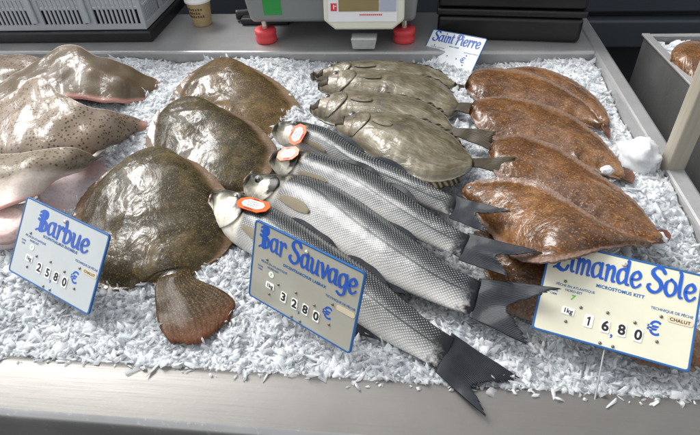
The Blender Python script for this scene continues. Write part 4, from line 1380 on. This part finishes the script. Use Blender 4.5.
# ------------------------------------------------------------------ price signs
def sign(label, right, up, BL, W, H, plate, title, tx, ty, txh, latin, digits, seven=None, gear=None, kg=True, stem=.07, border='blue_border', zone=True, bend=None):
    right, up = np.array(right, float), np.array(up, float)
    right /= np.linalg.norm(right)
    up = up - right * (up @ right)
    up /= np.linalg.norm(up)
    nrm = np.cross(right, up)
    root = empty('price_sign', BL, label, 'price sign', 'blue edged price signs stuck in the ice')
    root.rotation_euler = Matrix((right, up, nrm)).transposed().to_euler()
    k = W / .18
    mm = .001 * k
    MB().prism(rrect(.001, .001, W - .001, H - .001, 4 * mm), -.0012, .0012).build('plate', MAT[plate], root)
    MB().ring(rrect(0, 0, W, H, 5 * mm), rrect(2.6 * mm, 2.6 * mm, W - 2.6 * mm, H - 2.6 * mm, 3 * mm), -.0017, .0017).build('border', MAT[border], root, bevel=.0004)
    zt = .0014
    mb = MB()
    brush(mb, title, tx[0] * mm, tx[1] * mm, ty * mm, txh * mm, zt)
    mb.build('title_lettering', MAT['blue'], root)
    mb = MB()
    put_text(mb, latin, 5.6 * mm, 92 * mm, 74.6 * mm, zt, bold=.00022 * k, spacing=1.08)
    put_text(mb, 'PÊCHE EN ATLANTIQUE', 4.3 * mm, 41 * mm, 64.6 * mm, zt, bold=.00008)
    put_text(mb, 'NORD-EST', 4.3 * mm, 40 * mm, 59.4 * mm, zt, bold=.00008)
    put_text(mb, 'TECHNIQUE DE PÊCHE', 4.5 * mm, 152 * mm, 64.6 * mm, zt, bold=.00008)
    put_text(mb, 'ZONE', 3.6 * mm, 17 * mm, 55.5 * mm, zt, bold=.00006)
    put_text(mb, 'CIEM', 3.6 * mm, 17 * mm, 51 * mm, zt, bold=.00006)
    mb.build('small_lettering', MAT['blue_border'], root)
    mb = MB()
    put_text(mb, '€', 24 * mm, 136 * mm, 39.5 * mm, zt, bold=.0004)
    mb.build('euro_mark', MAT['blue'], root)
    if seven == 'green':
        mb = MB()
        put_text(mb, '7', 9 * mm, 40 * mm, 51.5 * mm, zt, bold=.0004, shear=.2)
        mb.build('zone_number', MAT['green_ink'], root)
    elif seven:
        cd = MB().lathe([(.001, 0), (4.6 * mm, 0), (4.6 * mm, .0003), (.001, .0004)], 24, (38 * mm, 51 * mm, zt)).build('zone_sticker', MAT['digit'], root)
        mb = MB()
        put_text(mb, '7', 6 * mm, 38 * mm, 51 * mm, zt + .0008, bold=.0002)
        mb.build('zone_number', MAT['green_ink'], cd)
    if gear is not None:
        cd = MB().prism(rrect(148 * mm, 52.6 * mm, 176.5 * mm, 60.2 * mm, 3.4 * mm), zt, zt + .0004).build('gear_sticker', MAT['chalut'], root)
        mb = MB()
        put_text(mb, gear, 5.4 * mm, 162 * mm, 56.4 * mm, zt + .0006, bold=.0001, spacing=1.1)
        mb.build('gear_lettering', MAT['ink_black'], cd)
    cards = [] if not digits else [(38, 33.5, 15, 9.5, '1kg', 8.2)] + [(x, y, 10.2, 15.5, d, 17) for (x, y), d in zip(((63.5, 27.8), (83, 27), (101.6, 27.6), (120.2, 26.8)), digits)]
    for i, (x, y, w, h, tx_, s) in enumerate(cards):
        a = random.uniform(-.06, .06)
        cd = MB().prism([(px * math.cos(a) - py * math.sin(a) + x * mm, px * math.sin(a) + py * math.cos(a) + y * mm) for px, py in rrect(-w / 2 * mm, -h / 2 * mm, w / 2 * mm, h / 2 * mm, 1.6 * mm)], zt, zt + .0006).build('digit_card', MAT['digit'], root)
        mb = MB()
        if tx_ == '1':
            Rz = lambda p: (x * mm + (p[0] * math.cos(a) - p[1] * math.sin(a)) * mm, y * mm + (p[0] * math.sin(a) + p[1] * math.cos(a)) * mm, zt + .0009)
            mb.add([Rz(p) for p in ((-.6, -5.6), (1.4, -5.6), (1.4, 5.8), (-.1, 5.8), (-2.6, 3.6), (-1.9, 2.2), (-.6, 3.2))], [(0, 1, 2, 3, 4, 5, 6)])
        else:
            put_text(mb, tx_, s * mm, x * mm, y * mm, zt + .0009, rot=a, bold=(.0006 if len(tx_) == 1 else .0002) * k)
        mb.build('digit', MAT['ink_black'], cd)
    if digits:
        mb = MB()
        put_text(mb, ',', 18 * mm, 91.6 * mm, 22.5 * mm, zt, bold=.0003)
        mb.build('comma', MAT['blue'], root)
    for (x, y) in ((28, 70), (52, 42), (38, 20), (83, 44.3), (114.7, 41), (141.6, 56.5), (141.4, 25.4), (80.9, 5.4), (95.6, 5.4)):
        MB().lathe([(.0001, -.0004), (2.0 * mm, -.0004), (2.0 * mm, .0004), (1.3 * mm, .0012), (.0001, .0013)], 14, (x * mm, y * mm, zt)).build('screw', MAT['screw'], root, smooth=True)
    MB().lathe([(.0001, -.0004), (3.0 * mm, -.0004), (3.0 * mm, .0006), (2.2 * mm, .0022), (.0001, .0026)], 20, (91.2 * mm, 109.5 * mm, zt)).build('bolt', MAT['bolt'], root, smooth=True)
    P_ = [(88 * mm, 20 * mm, -.0025), (88 * mm, 0, -.003)] + ([(88 * mm, -stem, -.003)] if bend is None else [(p[0] * mm, p[1] * mm, p[2] * mm) for p in bend])
    MB().tube(crom(P_, 24), .0012, 8).build('stem', MAT['wire'], root, smooth=True)
    return root


sign('silver Barbue price sign leaning in the ice at the left', (.914, -.404, -.031), (.281, .577, .767), (-.5081, -.1862, .0325), .18, .12, 'sign_grey',
     'Barbue', (38, 149), 80, 20, 'SCOPHTHALMUS RHOMBUS', '2580', seven='sticker', gear='CHALUT', bend=[(88, -14, -3), (86, -28, -2), (76, -36, 0), (64, -34, 2)])
sign('taupe Bar Sauvage price sign standing in front of the sea bass', (.862, -.506, .009), (.169, .304, .938), (-.1231, -.2105, .032), .18, .12, 'sign_taupe',
     'Bar Sauvage', (13, 173), 85, 20.5, 'DICENTRARCHUS LABRAX', '3280', seven='sticker', gear='')
sign('cream Limande Sole price sign under the front sole at the right', (.96, -.279, -.019), (.245, .806, .538), (.259, -.2558, .0464), .18, .12, 'sign_cream',
     'Limande Sole', (12, 175), 84, 20.5, 'MICROSTOMUS KITT', '1680', seven='green', gear='CHALUT', stem=.075)
sign('small white Saint Pierre price sign at the back of the tray', (.846, -.531, .041), (.388, .667, .636), (.1148, .5915, .0111), .15, .10, 'sign_white',
     'Saint Pierre', (13, 170), 84, 21, 'ZEUS FABER', '', seven='sticker', gear=None)

# ------------------------------------------------------------------ things on the counter
# grey crate
cr = at(153, 42.5, ZR)
cb = at(184, 14, ZR)
dxy = cb[:2] - cr[:2]
ang = math.atan2(dxy[1], dxy[0]) - math.pi / 2
crate = empty('plastic_crate', (cr[0], cr[1], ZR), 'grey slotted plastic crate on a black base at the left', 'crate')
crate.rotation_euler.z = math.radians(1.0)
Wc, Dc, Hc = .62, .40, .26
t = .014
m = MB()
m.box((-Wc, 0, 0), (0, Dc, .030))
m.build('base_tray', MAT['plateblack'], crate, bevel=.006)
m = MB()
x0, x1 = -Wc + .012, -.012
zb0, zs0, zs1, zt1 = .032, .046, .112, .128


def slotted(m, a0, a1, groups, put):
    """wall strip from a0 to a1 with groups of upright slots; put(lo_a, hi_a, z0, z1, proud)"""
    put(a0, a1, zb0, zs0, 0)
    put(a0, a1, zs1, zt1, 0)
    L = (a1 - a0) / groups
    for gI in range(groups):
        s0, s1 = a0 + gI * L, a0 + (gI + 1) * L
        put(s0, s0 + .012, zs0, zs1, 0)
        put(s1 - .012, s1, zs0, zs1, 0)
        n = 10
        for i in range(1, n):
            c_ = s0 + .012 + (L - .024) * i / n
            put(c_ - .0028, c_ + .0028, zs0, zs1, -.002)
        put(s0 + .012, s1 - .012, (zs0 + zs1) / 2 + .006, (zs0 + zs1) / 2 + .012, -.003)


slotted(m, x0, x1, 4, lambda a, b, z0, z1, p: m.box((a, .012 - p, z0), (b, .012 + .006, z1)))
slotted(m, .012, Dc - .012, 3, lambda a, b, z0, z1, p: m.box((-.018, a + .0061, z0), (-.012 + p, b - .0001, z1)))
m.box((x0, Dc - .018, zb0), (x1, Dc - .012, zt1))
m.box((x0, .0182, zb0), (x0 + .006, Dc - .0181, zt1))
m.build('slotted_wall', MAT['crate'], crate)
m = MB()
m.box((-Wc + .004, .004, zt1 + .001), (-.004, .020, zt1 + .02))
m.box((-Wc + .004, Dc - .020, zt1 + .001), (-.004, Dc - .004, zt1 + .02))
m.box((-.020, .0201, zt1 + .001), (-.004, Dc - .0201, zt1 + .02))
m.box((-Wc + .004, .0201, zt1 + .001), (-Wc + .020, Dc - .0201, zt1 + .02))
m.box((-Wc + .008, .008, zt1 + .0205), (-.008, .014, Hc))
m.box((-.014, .0142, zt1 + .0205), (-.008, Dc - .008, Hc))
m.box((-Wc + .008, .0142, zt1 + .0205), (-Wc + .014, Dc - .008, Hc))
m.box((-Wc + .0142, Dc - .014, zt1 + .0205), (-.0142, Dc - .008, Hc))
for xx in (-.17, -.32, -.47):
    m.box((xx - .008, .0035, zb0 + .02), (xx + .008, .0118, zt1))
m.build('upper_body', MAT['crate'], crate, bevel=.0025)
m = MB()
m.box((-Wc + .03, .045, .07), (-.035, Dc - .04, .125))
m.build('liner', MAT['foam'], crate, bevel=.01)
m = MB()
m.box((-Wc + .03, .047, .031), (-.033, Dc - .04, .069))
m.build('dark_load', MAT['plateblack'], crate)

# paper cup
cc = at(203, 24, ZR)
cup = empty('paper_cup', (cc[0], cc[1], ZR), 'small tan paper cup with a white lid on the counter', 'cup')
MB().lathe([(.001, 0), (.0255, 0), (.0265, .003), (.0335, .068), (.033, .070), (.001, .070)], 40).build('cup_wall', MAT['cup'], cup, smooth=False)
for p in cup.children[0].data.polygons:
    p.use_smooth = len(p.vertices) == 4
MB().lathe([(.0352, .066), (.0372, .0665), (.0375, .072), (.036, .074), (.0345, .080), (.033, .082), (.030, .0805), (.001, .0795)], 40).build('lid', MAT['lid'], cup, smooth=False)
m = MB()
for j, (z, n) in enumerate(((.050, 7), (.040, 5), (.030, 8))):
    for i in range(n):
        a = math.radians(-95 + (i - n / 2) * 13)
        r = .0268 + .0066 * (z / .068)
        ca, sa = math.cos(a), math.sin(a)
        M = Matrix(((-sa, ca, 0, ca * r), (ca, sa, 0, sa * r), (0, 0, 1, z), (0, 0, 0, 1)))
        m.box((-.0022, .0001, -.0028), (.0022, .0007, .0028 + (i % 2) * .001), M)
m.build('printed_pattern', MAT['brown_ink'], cup)

# scale
f0, f1 = at(267, 41, ZR), at(404, 41, ZR)
ys_ = (f0[1] + f1[1]) / 2
scl = empty('weighing_scale', ((f0[0] + f1[0]) / 2, ys_, ZR), 'grey electronic scale with red feet on the counter behind the tray', 'scale')
xa, xb = f0[0] - scl.location.x, f1[0] - scl.location.x
for x in (xa, xb):
    for y in (0, .26):
        ft = MB().lathe([(.001, 0), (.026, 0), (.0285, .004), (.0285, .012), (.0255, .0175), (.0285, .023), (.0285, .031), (.026, .035), (.001, .035)], 36, (x, y, 0)).build('foot', MAT['foot_red'], scl, smooth=True)
        MB().lathe([(.001, .0355), (.007, .0355), (.007, .062), (.001, .062)], 20, (x, y, 0)).build('foot_screw', MAT['bolt'], ft, smooth=False)
zb_ = .052
xl, xr_ = xa - .045, xb + .035
m = MB()
m.hexa([(xl + .012, -.012, zb_), (xr_ - .008, -.012, zb_), (xr_ - .008, .30, zb_), (xl + .012, .30, zb_)],
       [(xl, -.022, zb_ + .10), (xr_, -.022, zb_ + .10), (xr_, .31, zb_ + .10), (xl, .31, zb_ + .10)])
m.build('housing', MAT['scale_body'], scl, bevel=.014, seg=4)
m = MB()
m.box((xl - .01, -.045, zb_ + .115), (xr_ + .01, .32, zb_ + .123))
m.build('weighing_pan', MAT['counter'], scl, bevel=.003)


def on_front(px, py, Y, root):
    p = at_y(px, py, Y)
    return p[0] - root.location.x, p[2] - root.location.z


# console standing in front of the housing: a tilted slab
Yc = ys_ - .062
ax0, az0 = on_front(324, 30, Yc, scl)
ax1, _ = on_front(404, 29, Yc, scl)
con_w = ax1 - ax0
tilt = math.radians(13)
con = MB()
M = Matrix.Translation((ax0, -.062, max(.034, az0))) @ Matrix.Rotation(-tilt, 4, 'X')
poly = [(.028, .0), (con_w - .028, .0), (con_w, .022), (con_w, .15), (0, .15), (0, .022)]
V = [tuple(M @ Vector((x, y0, z))) for y0 in (0, .036) for x, z in poly]
n = 6
con.add(V, [tuple(range(n)), tuple(range(n, 2 * n))[::-1]] + [(i, i + n, (i + 1) % n + n, (i + 1) % n) for i in range(n)])
co = con.build('console', MAT['scale_cream'], scl, bevel=.006, seg=4)


def con_panel(name, m, x0, z0, x1, z1, y=-.0008, th=.0006, parent=None):
    mb = MB()
    mb.box((x0, y - th, z0), (x1, y, z1), M)
    return mb.build(name, m, parent or co)


sx = con_w / 80.0                   # one photo pixel on the console
fz = lambda py: (30 - py) * sx * 1.18
con_panel('face_plate', MAT['panel_white'], 5 * sx, fz(23.5), 73 * sx, .145)
con_panel('display', MAT['lcd'], 15.5 * sx, fz(15.4), 55 * sx, .140, y=-.0018)
con_panel('keypad', MAT['panel'], 55.8 * sx, fz(15.6), 72 * sx, .143, y=-.0018)
lg = con_panel('logo', MAT['logo_red'], 7.6 * sx, fz(15), 13.6 * sx, fz(9), y=-.0018)
mb = MB()
mb.box((10.2 * sx, -.0032, fz(13.6)), (11.2 * sx, -.0026, fz(10.2)), M)
mb.box((11.5 * sx, -.0032, fz(11.6)), (13 * sx, -.0026, fz(10.8)), M)
mb.build('logo_notch', MAT['panel_white'], lg)
mb = MB()
for i in range(12):
    mb.box(((36 + i * 1.9) * sx, -.0022, fz(18.6)), ((37.3 + i * 1.9) * sx, -.0016, fz(17.5)), M)
mb.build('red_line', MAT['logo_red'], co)
mb = MB()
# seven-segment zeros and decimal point
for i, xx in enumerate((44.0, 48.2, 52.4)):
    w, zt_, zb2 = 2.9, -.6, 6.2
    for (a, b, c_, d) in ((0, zt_, w, zt_ + .7), (0, zb2 - .7, w, zb2), (0, zt_ + .8, .6, zb2 - .8), (w - .6, zt_ + .8, w, zb2 - .8)):
        mb.box(((xx + a - 1.4) * sx, -.0032, fz(d)), ((xx + c_ - 1.4) * sx, -.0026, fz(b)), M)
mb.box((46.0 * sx, -.0032, fz(6.2)), (46.5 * sx, -.0026, fz(5.5)), M)
mb.build('display_digits', MAT['seg'], co)
# level window under the console
ax, az = on_front(351, 43, ys_ - .06, scl)
bx, bz = on_front(377, 33, ys_ - .06, scl)
m = MB()
m.hexa([(ax + .004, -.066, .004), (bx - .006, -.066, .004), (bx - .006, -.03, .004), (ax + .004, -.03, .004)],
       [(ax, -.070, .034), (bx, -.070, .034), (bx, -.03, .034), (ax, -.03, .034)])
m.build('level_window', MAT['clear'], scl, bevel=.004)
gx0, gz0 = on_front(263, 17.5, ys_ - .03, scl)
gx1, _ = on_front(281, 17.5, ys_ - .03, scl)
m = MB()
k_ = .01 / .10
f = lambda z: -.012 - k_ * (z - zb_) - .0008
za_, zc_ = max(gz0, zb_ + .02), zb_ + .088
m.add([(gx0, f(za_), za_), (gx1, f(za_), za_), (gx1, f(zc_), zc_), (gx0, f(zc_), zc_), (gx0, f(za_) + .002, za_), (gx1, f(za_) + .002, za_), (gx1, f(zc_) + .002, zc_), (gx0, f(zc_) + .002, zc_)],
      [(0, 1, 2, 3), (1, 0, 4, 5), (2, 1, 5, 6), (3, 2, 6, 7), (0, 3, 7, 4)])
m.build('green_sticker', MAT['sticker_green'], scl)

# black handle and flat case left of the scale
p0, p1 = at(236, 15, ZR + .018), at(275, 11, ZR + .018)
o = MB().tube(crom([p0, p0 * .85 + p1 * .15, p0 * .5 + p1 * .5, p1], 20) - p0, .014, 16)
ob = o.build('tool_handle', MAT['plateblack'], smooth=True)
ob.location = p0
bv = tag(ob, 'round black tool handle lying left of the scale', 'handle')
q0 = at(241, 26, ZR)
m = MB()
m.box((0, 0, 0), (.14, .05, .02))
ob = m.build('flat_case', MAT['plateblack'], bevel=.006)
ob.location = q0
tag(ob, 'flat black case on the counter under the tool handle', 'case')

# large black case at the right
k0, k1, k2 = at(441, 39.5, ZR), at(574, 44, ZR), at(580, 40.5, ZR)
case = empty('storage_case', (k1[0], k1[1], ZR), 'large black plastic case on the counter behind the soles', 'case')
case.rotation_euler.z = math.atan2(k1[1] - k0[1], k1[0] - k0[0])
wcs = float(np.linalg.norm(k1[:2] - k0[:2])) + .012
m = MB()
m.box((-wcs, 0, 0), (.012, .30, .062))
m.build('case_body', MAT['case'], case, bevel=.012, seg=4)
m = MB()
m.box((-wcs - .004, -.004, .064), (.016, .304, .080))
m.build('rib', MAT['case'], case, bevel=.004)
m = MB()
m.box((-wcs, 0, .082), (.012, .30, .17))
m.build('case_lid', MAT['case'], case, bevel=.008)
# ------------------------------------------------------------------ second bin, post and rail at the right
c0 = at(644.5, 36, .08)
c1 = at(700, 38, .08)
c2 = at(683, 77, .08)
d1 = (c1 - c0)
d2 = (c2 - c0)
d1 = np.array([1, 0.02, 0]) * np.linalg.norm(d1)
d1 *= 8
d2 = d2 / np.linalg.norm(d2) * .9
bin_ = empty('steel_bin', (c0[0], c0[1], -.88), 'dull steel ice bin standing to the right of the counter', 'bin')
zt_, zb2 = .88 + .08, .88 - .32
o3 = lambda p, z: (p[0] - c0[0], p[1] - c0[1], z)
ex = d1 / np.linalg.norm(d1)
ey = d2 / np.linalg.norm(d2)
wl = .006


def slab(m, p, q, nrm, th, z0, z1):
    a, b = np.array(p), np.array(q)
    c_, d_ = b + nrm * th, a + nrm * th
    m.hexa([o3(x, z0) for x in (a, b, c_, d_)], [o3(x, z1) for x in (a, b, c_, d_)])


m = MB()
slab(m, c0, c0 + d2, ex, wl, zb2, zt_)
slab(m, c0 + ex * (wl + .0005), c0 + d1, ey, wl, zb2, zt_ - .001)
m.build('bin_wall', MAT['bin'], bin_, bevel=.0015)
m = MB()
slab(m, c0 + ex * .008 + ey * .008, c0 + ex * .008 + ey * .85, ex, .6, zb2 + .1, zt_ - .014)
m.build('ice_fill', MAT['bed'], bin_, bevel=.01)
m = MB()
slab(m, c0 - ex * .006 - ey * .004, c0 + d2, ex, .018, zt_ + .0005, zt_ + .005)
slab(m, c0 + ex * .0125, c0 + d1, ey, .012, zt_ + .001, zt_ + .0052)
m.build('bin_rim', MAT['counter'], bin_, bevel=.001)
for qx, qy in ((.02, .05), (.02, .8), (.5, .05)):
    pb = c0 + ex * qx + ey * qy
    m = MB()
    m.box((pb[0] - c0[0], pb[1] - c0[1] - .03, 0), (pb[0] - c0[0] + .04, pb[1] - c0[1] + .01, zb2 - .001))
    m.build('leg', MAT['bin'], bin_)
root, lf, base = flatfish('brown_flatfish', 'light brown flatfish lying in the steel bin at the right edge', 'flatfish', None,
    [(671, 60, .085), (672, 51, .09), (682, 43, .09), (700, 42, .09), (725, 50, .085)], [(672, 63, .08), (680, 76, .075), (692, 90, .07), (712, 98, .07), (725, 80, .075)], MAT['sole'], [(0, .006), (.3, .022), (.7, .022), (1, .01)], seed=41)
# bin flakes
m = MB()
for i in range(420):
    p = c0 + ex * random.uniform(.02, .3) + ey * random.uniform(.02, .5)
    s = random.uniform(.004, .011)
    Mx = Matrix.Translation((p[0] - c0[0], p[1] - c0[1], zt_ - .013 + random.uniform(-.002, .008))) @ Matrix.Rotation(random.uniform(0, 6), 4, Vector((random.uniform(-1, 1), random.uniform(-1, 1), random.uniform(-1, 1))).normalized())
    m.box((-s, -s * .7, -s * .25), (s, s * .7, s * .25), Mx)
o = m.build('bin_flakes', MAT['ice'], bin_)
o['kind'] = 'stuff'

# upright post behind the right rim
pb = at(670, 172, .03)
post = MB()
ps = .017
post.box((-ps, -ps * .8, -.90), (ps, ps * .8, 1.3))
po = post.build('stall_post', MAT['post'], bevel=.004)
po.location = (pb[0] - .001, pb[1], .02)
po.rotation_euler = (0, math.radians(-1), math.radians(12))
tag(po, 'weathered square post standing just outside the right rim', 'post')
r0, r1 = at(682, 180, .0), at(705, 226, .0)
m = MB()
m.tube(np.array([r0, (r0 + r1) / 2, r1 + (r1 - r0) * 2]) - r0, .004, 10)
ob = m.build('metal_rail', MAT['counter'], smooth=True)
ob.location = r0
tag(ob, 'thin bright metal rail running outside the right rim', 'rail')

# ------------------------------------------------------------------ camera, light, world
cam = bpy.data.cameras.new('Camera')
cam.sensor_width = 36
cam.sensor_fit = 'HORIZONTAL'
cam.lens = FPX / 700 * 36
cam.clip_start = .01
cam.clip_end = 200
co_ = bpy.data.objects.new('Camera', cam)
COL.objects.link(co_)
Mx = Matrix((R[0], -R[1], -R[2])).transposed().to_4x4()
Mx.translation = Vector(CAM)
co_.matrix_world = Mx
scene.camera = co_

w = bpy.data.worlds.new('World')
scene.world = w
w.use_nodes = True
nt = w.node_tree
nt.nodes.clear()
SUN_EL, SUN_AZ = math.radians(47), math.radians(-56)      # azimuth from +Y towards +X
sky = nt.nodes.new('ShaderNodeTexSky')
sky.sky_type = 'NISHITA'
sky.sun_disc = False
sky.sun_elevation = SUN_EL
sky.sun_rotation = SUN_AZ
sky.air_density = 1.0
sky.dust_density = 3.0
hs = nt.nodes.new('ShaderNodeHueSaturation')
hs.inputs['Saturation'].default_value = .12
bg = nt.nodes.new('ShaderNodeBackground')
bg.inputs[1].default_value = .30
ow = nt.nodes.new('ShaderNodeOutputWorld')
nt.links.new(sky.outputs[0], hs.inputs['Color'])
nt.links.new(hs.outputs[0], bg.inputs[0])
nt.links.new(bg.outputs[0], ow.inputs[0])
sun = bpy.data.lights.new('Sun', 'SUN')
sun.energy = 3.1
sun.angle = math.radians(30)
sun.color = (1, .985, .96)
so = bpy.data.objects.new('Sun', sun)
COL.objects.link(so)
dirv = Vector((math.sin(SUN_AZ) * math.cos(SUN_EL), math.cos(SUN_AZ) * math.cos(SUN_EL), math.sin(SUN_EL)))
so.rotation_euler = dirv.to_track_quat('Z', 'Y').to_euler()
so.location = dirv * 5

scene.view_settings.view_transform = 'Standard'
scene.view_settings.look = 'None'
scene.view_settings.exposure = 0
scene.cycles.max_bounces = 10
scene.cycles.transparent_max_bounces = 14
scene.cycles.transmission_bounces = 6
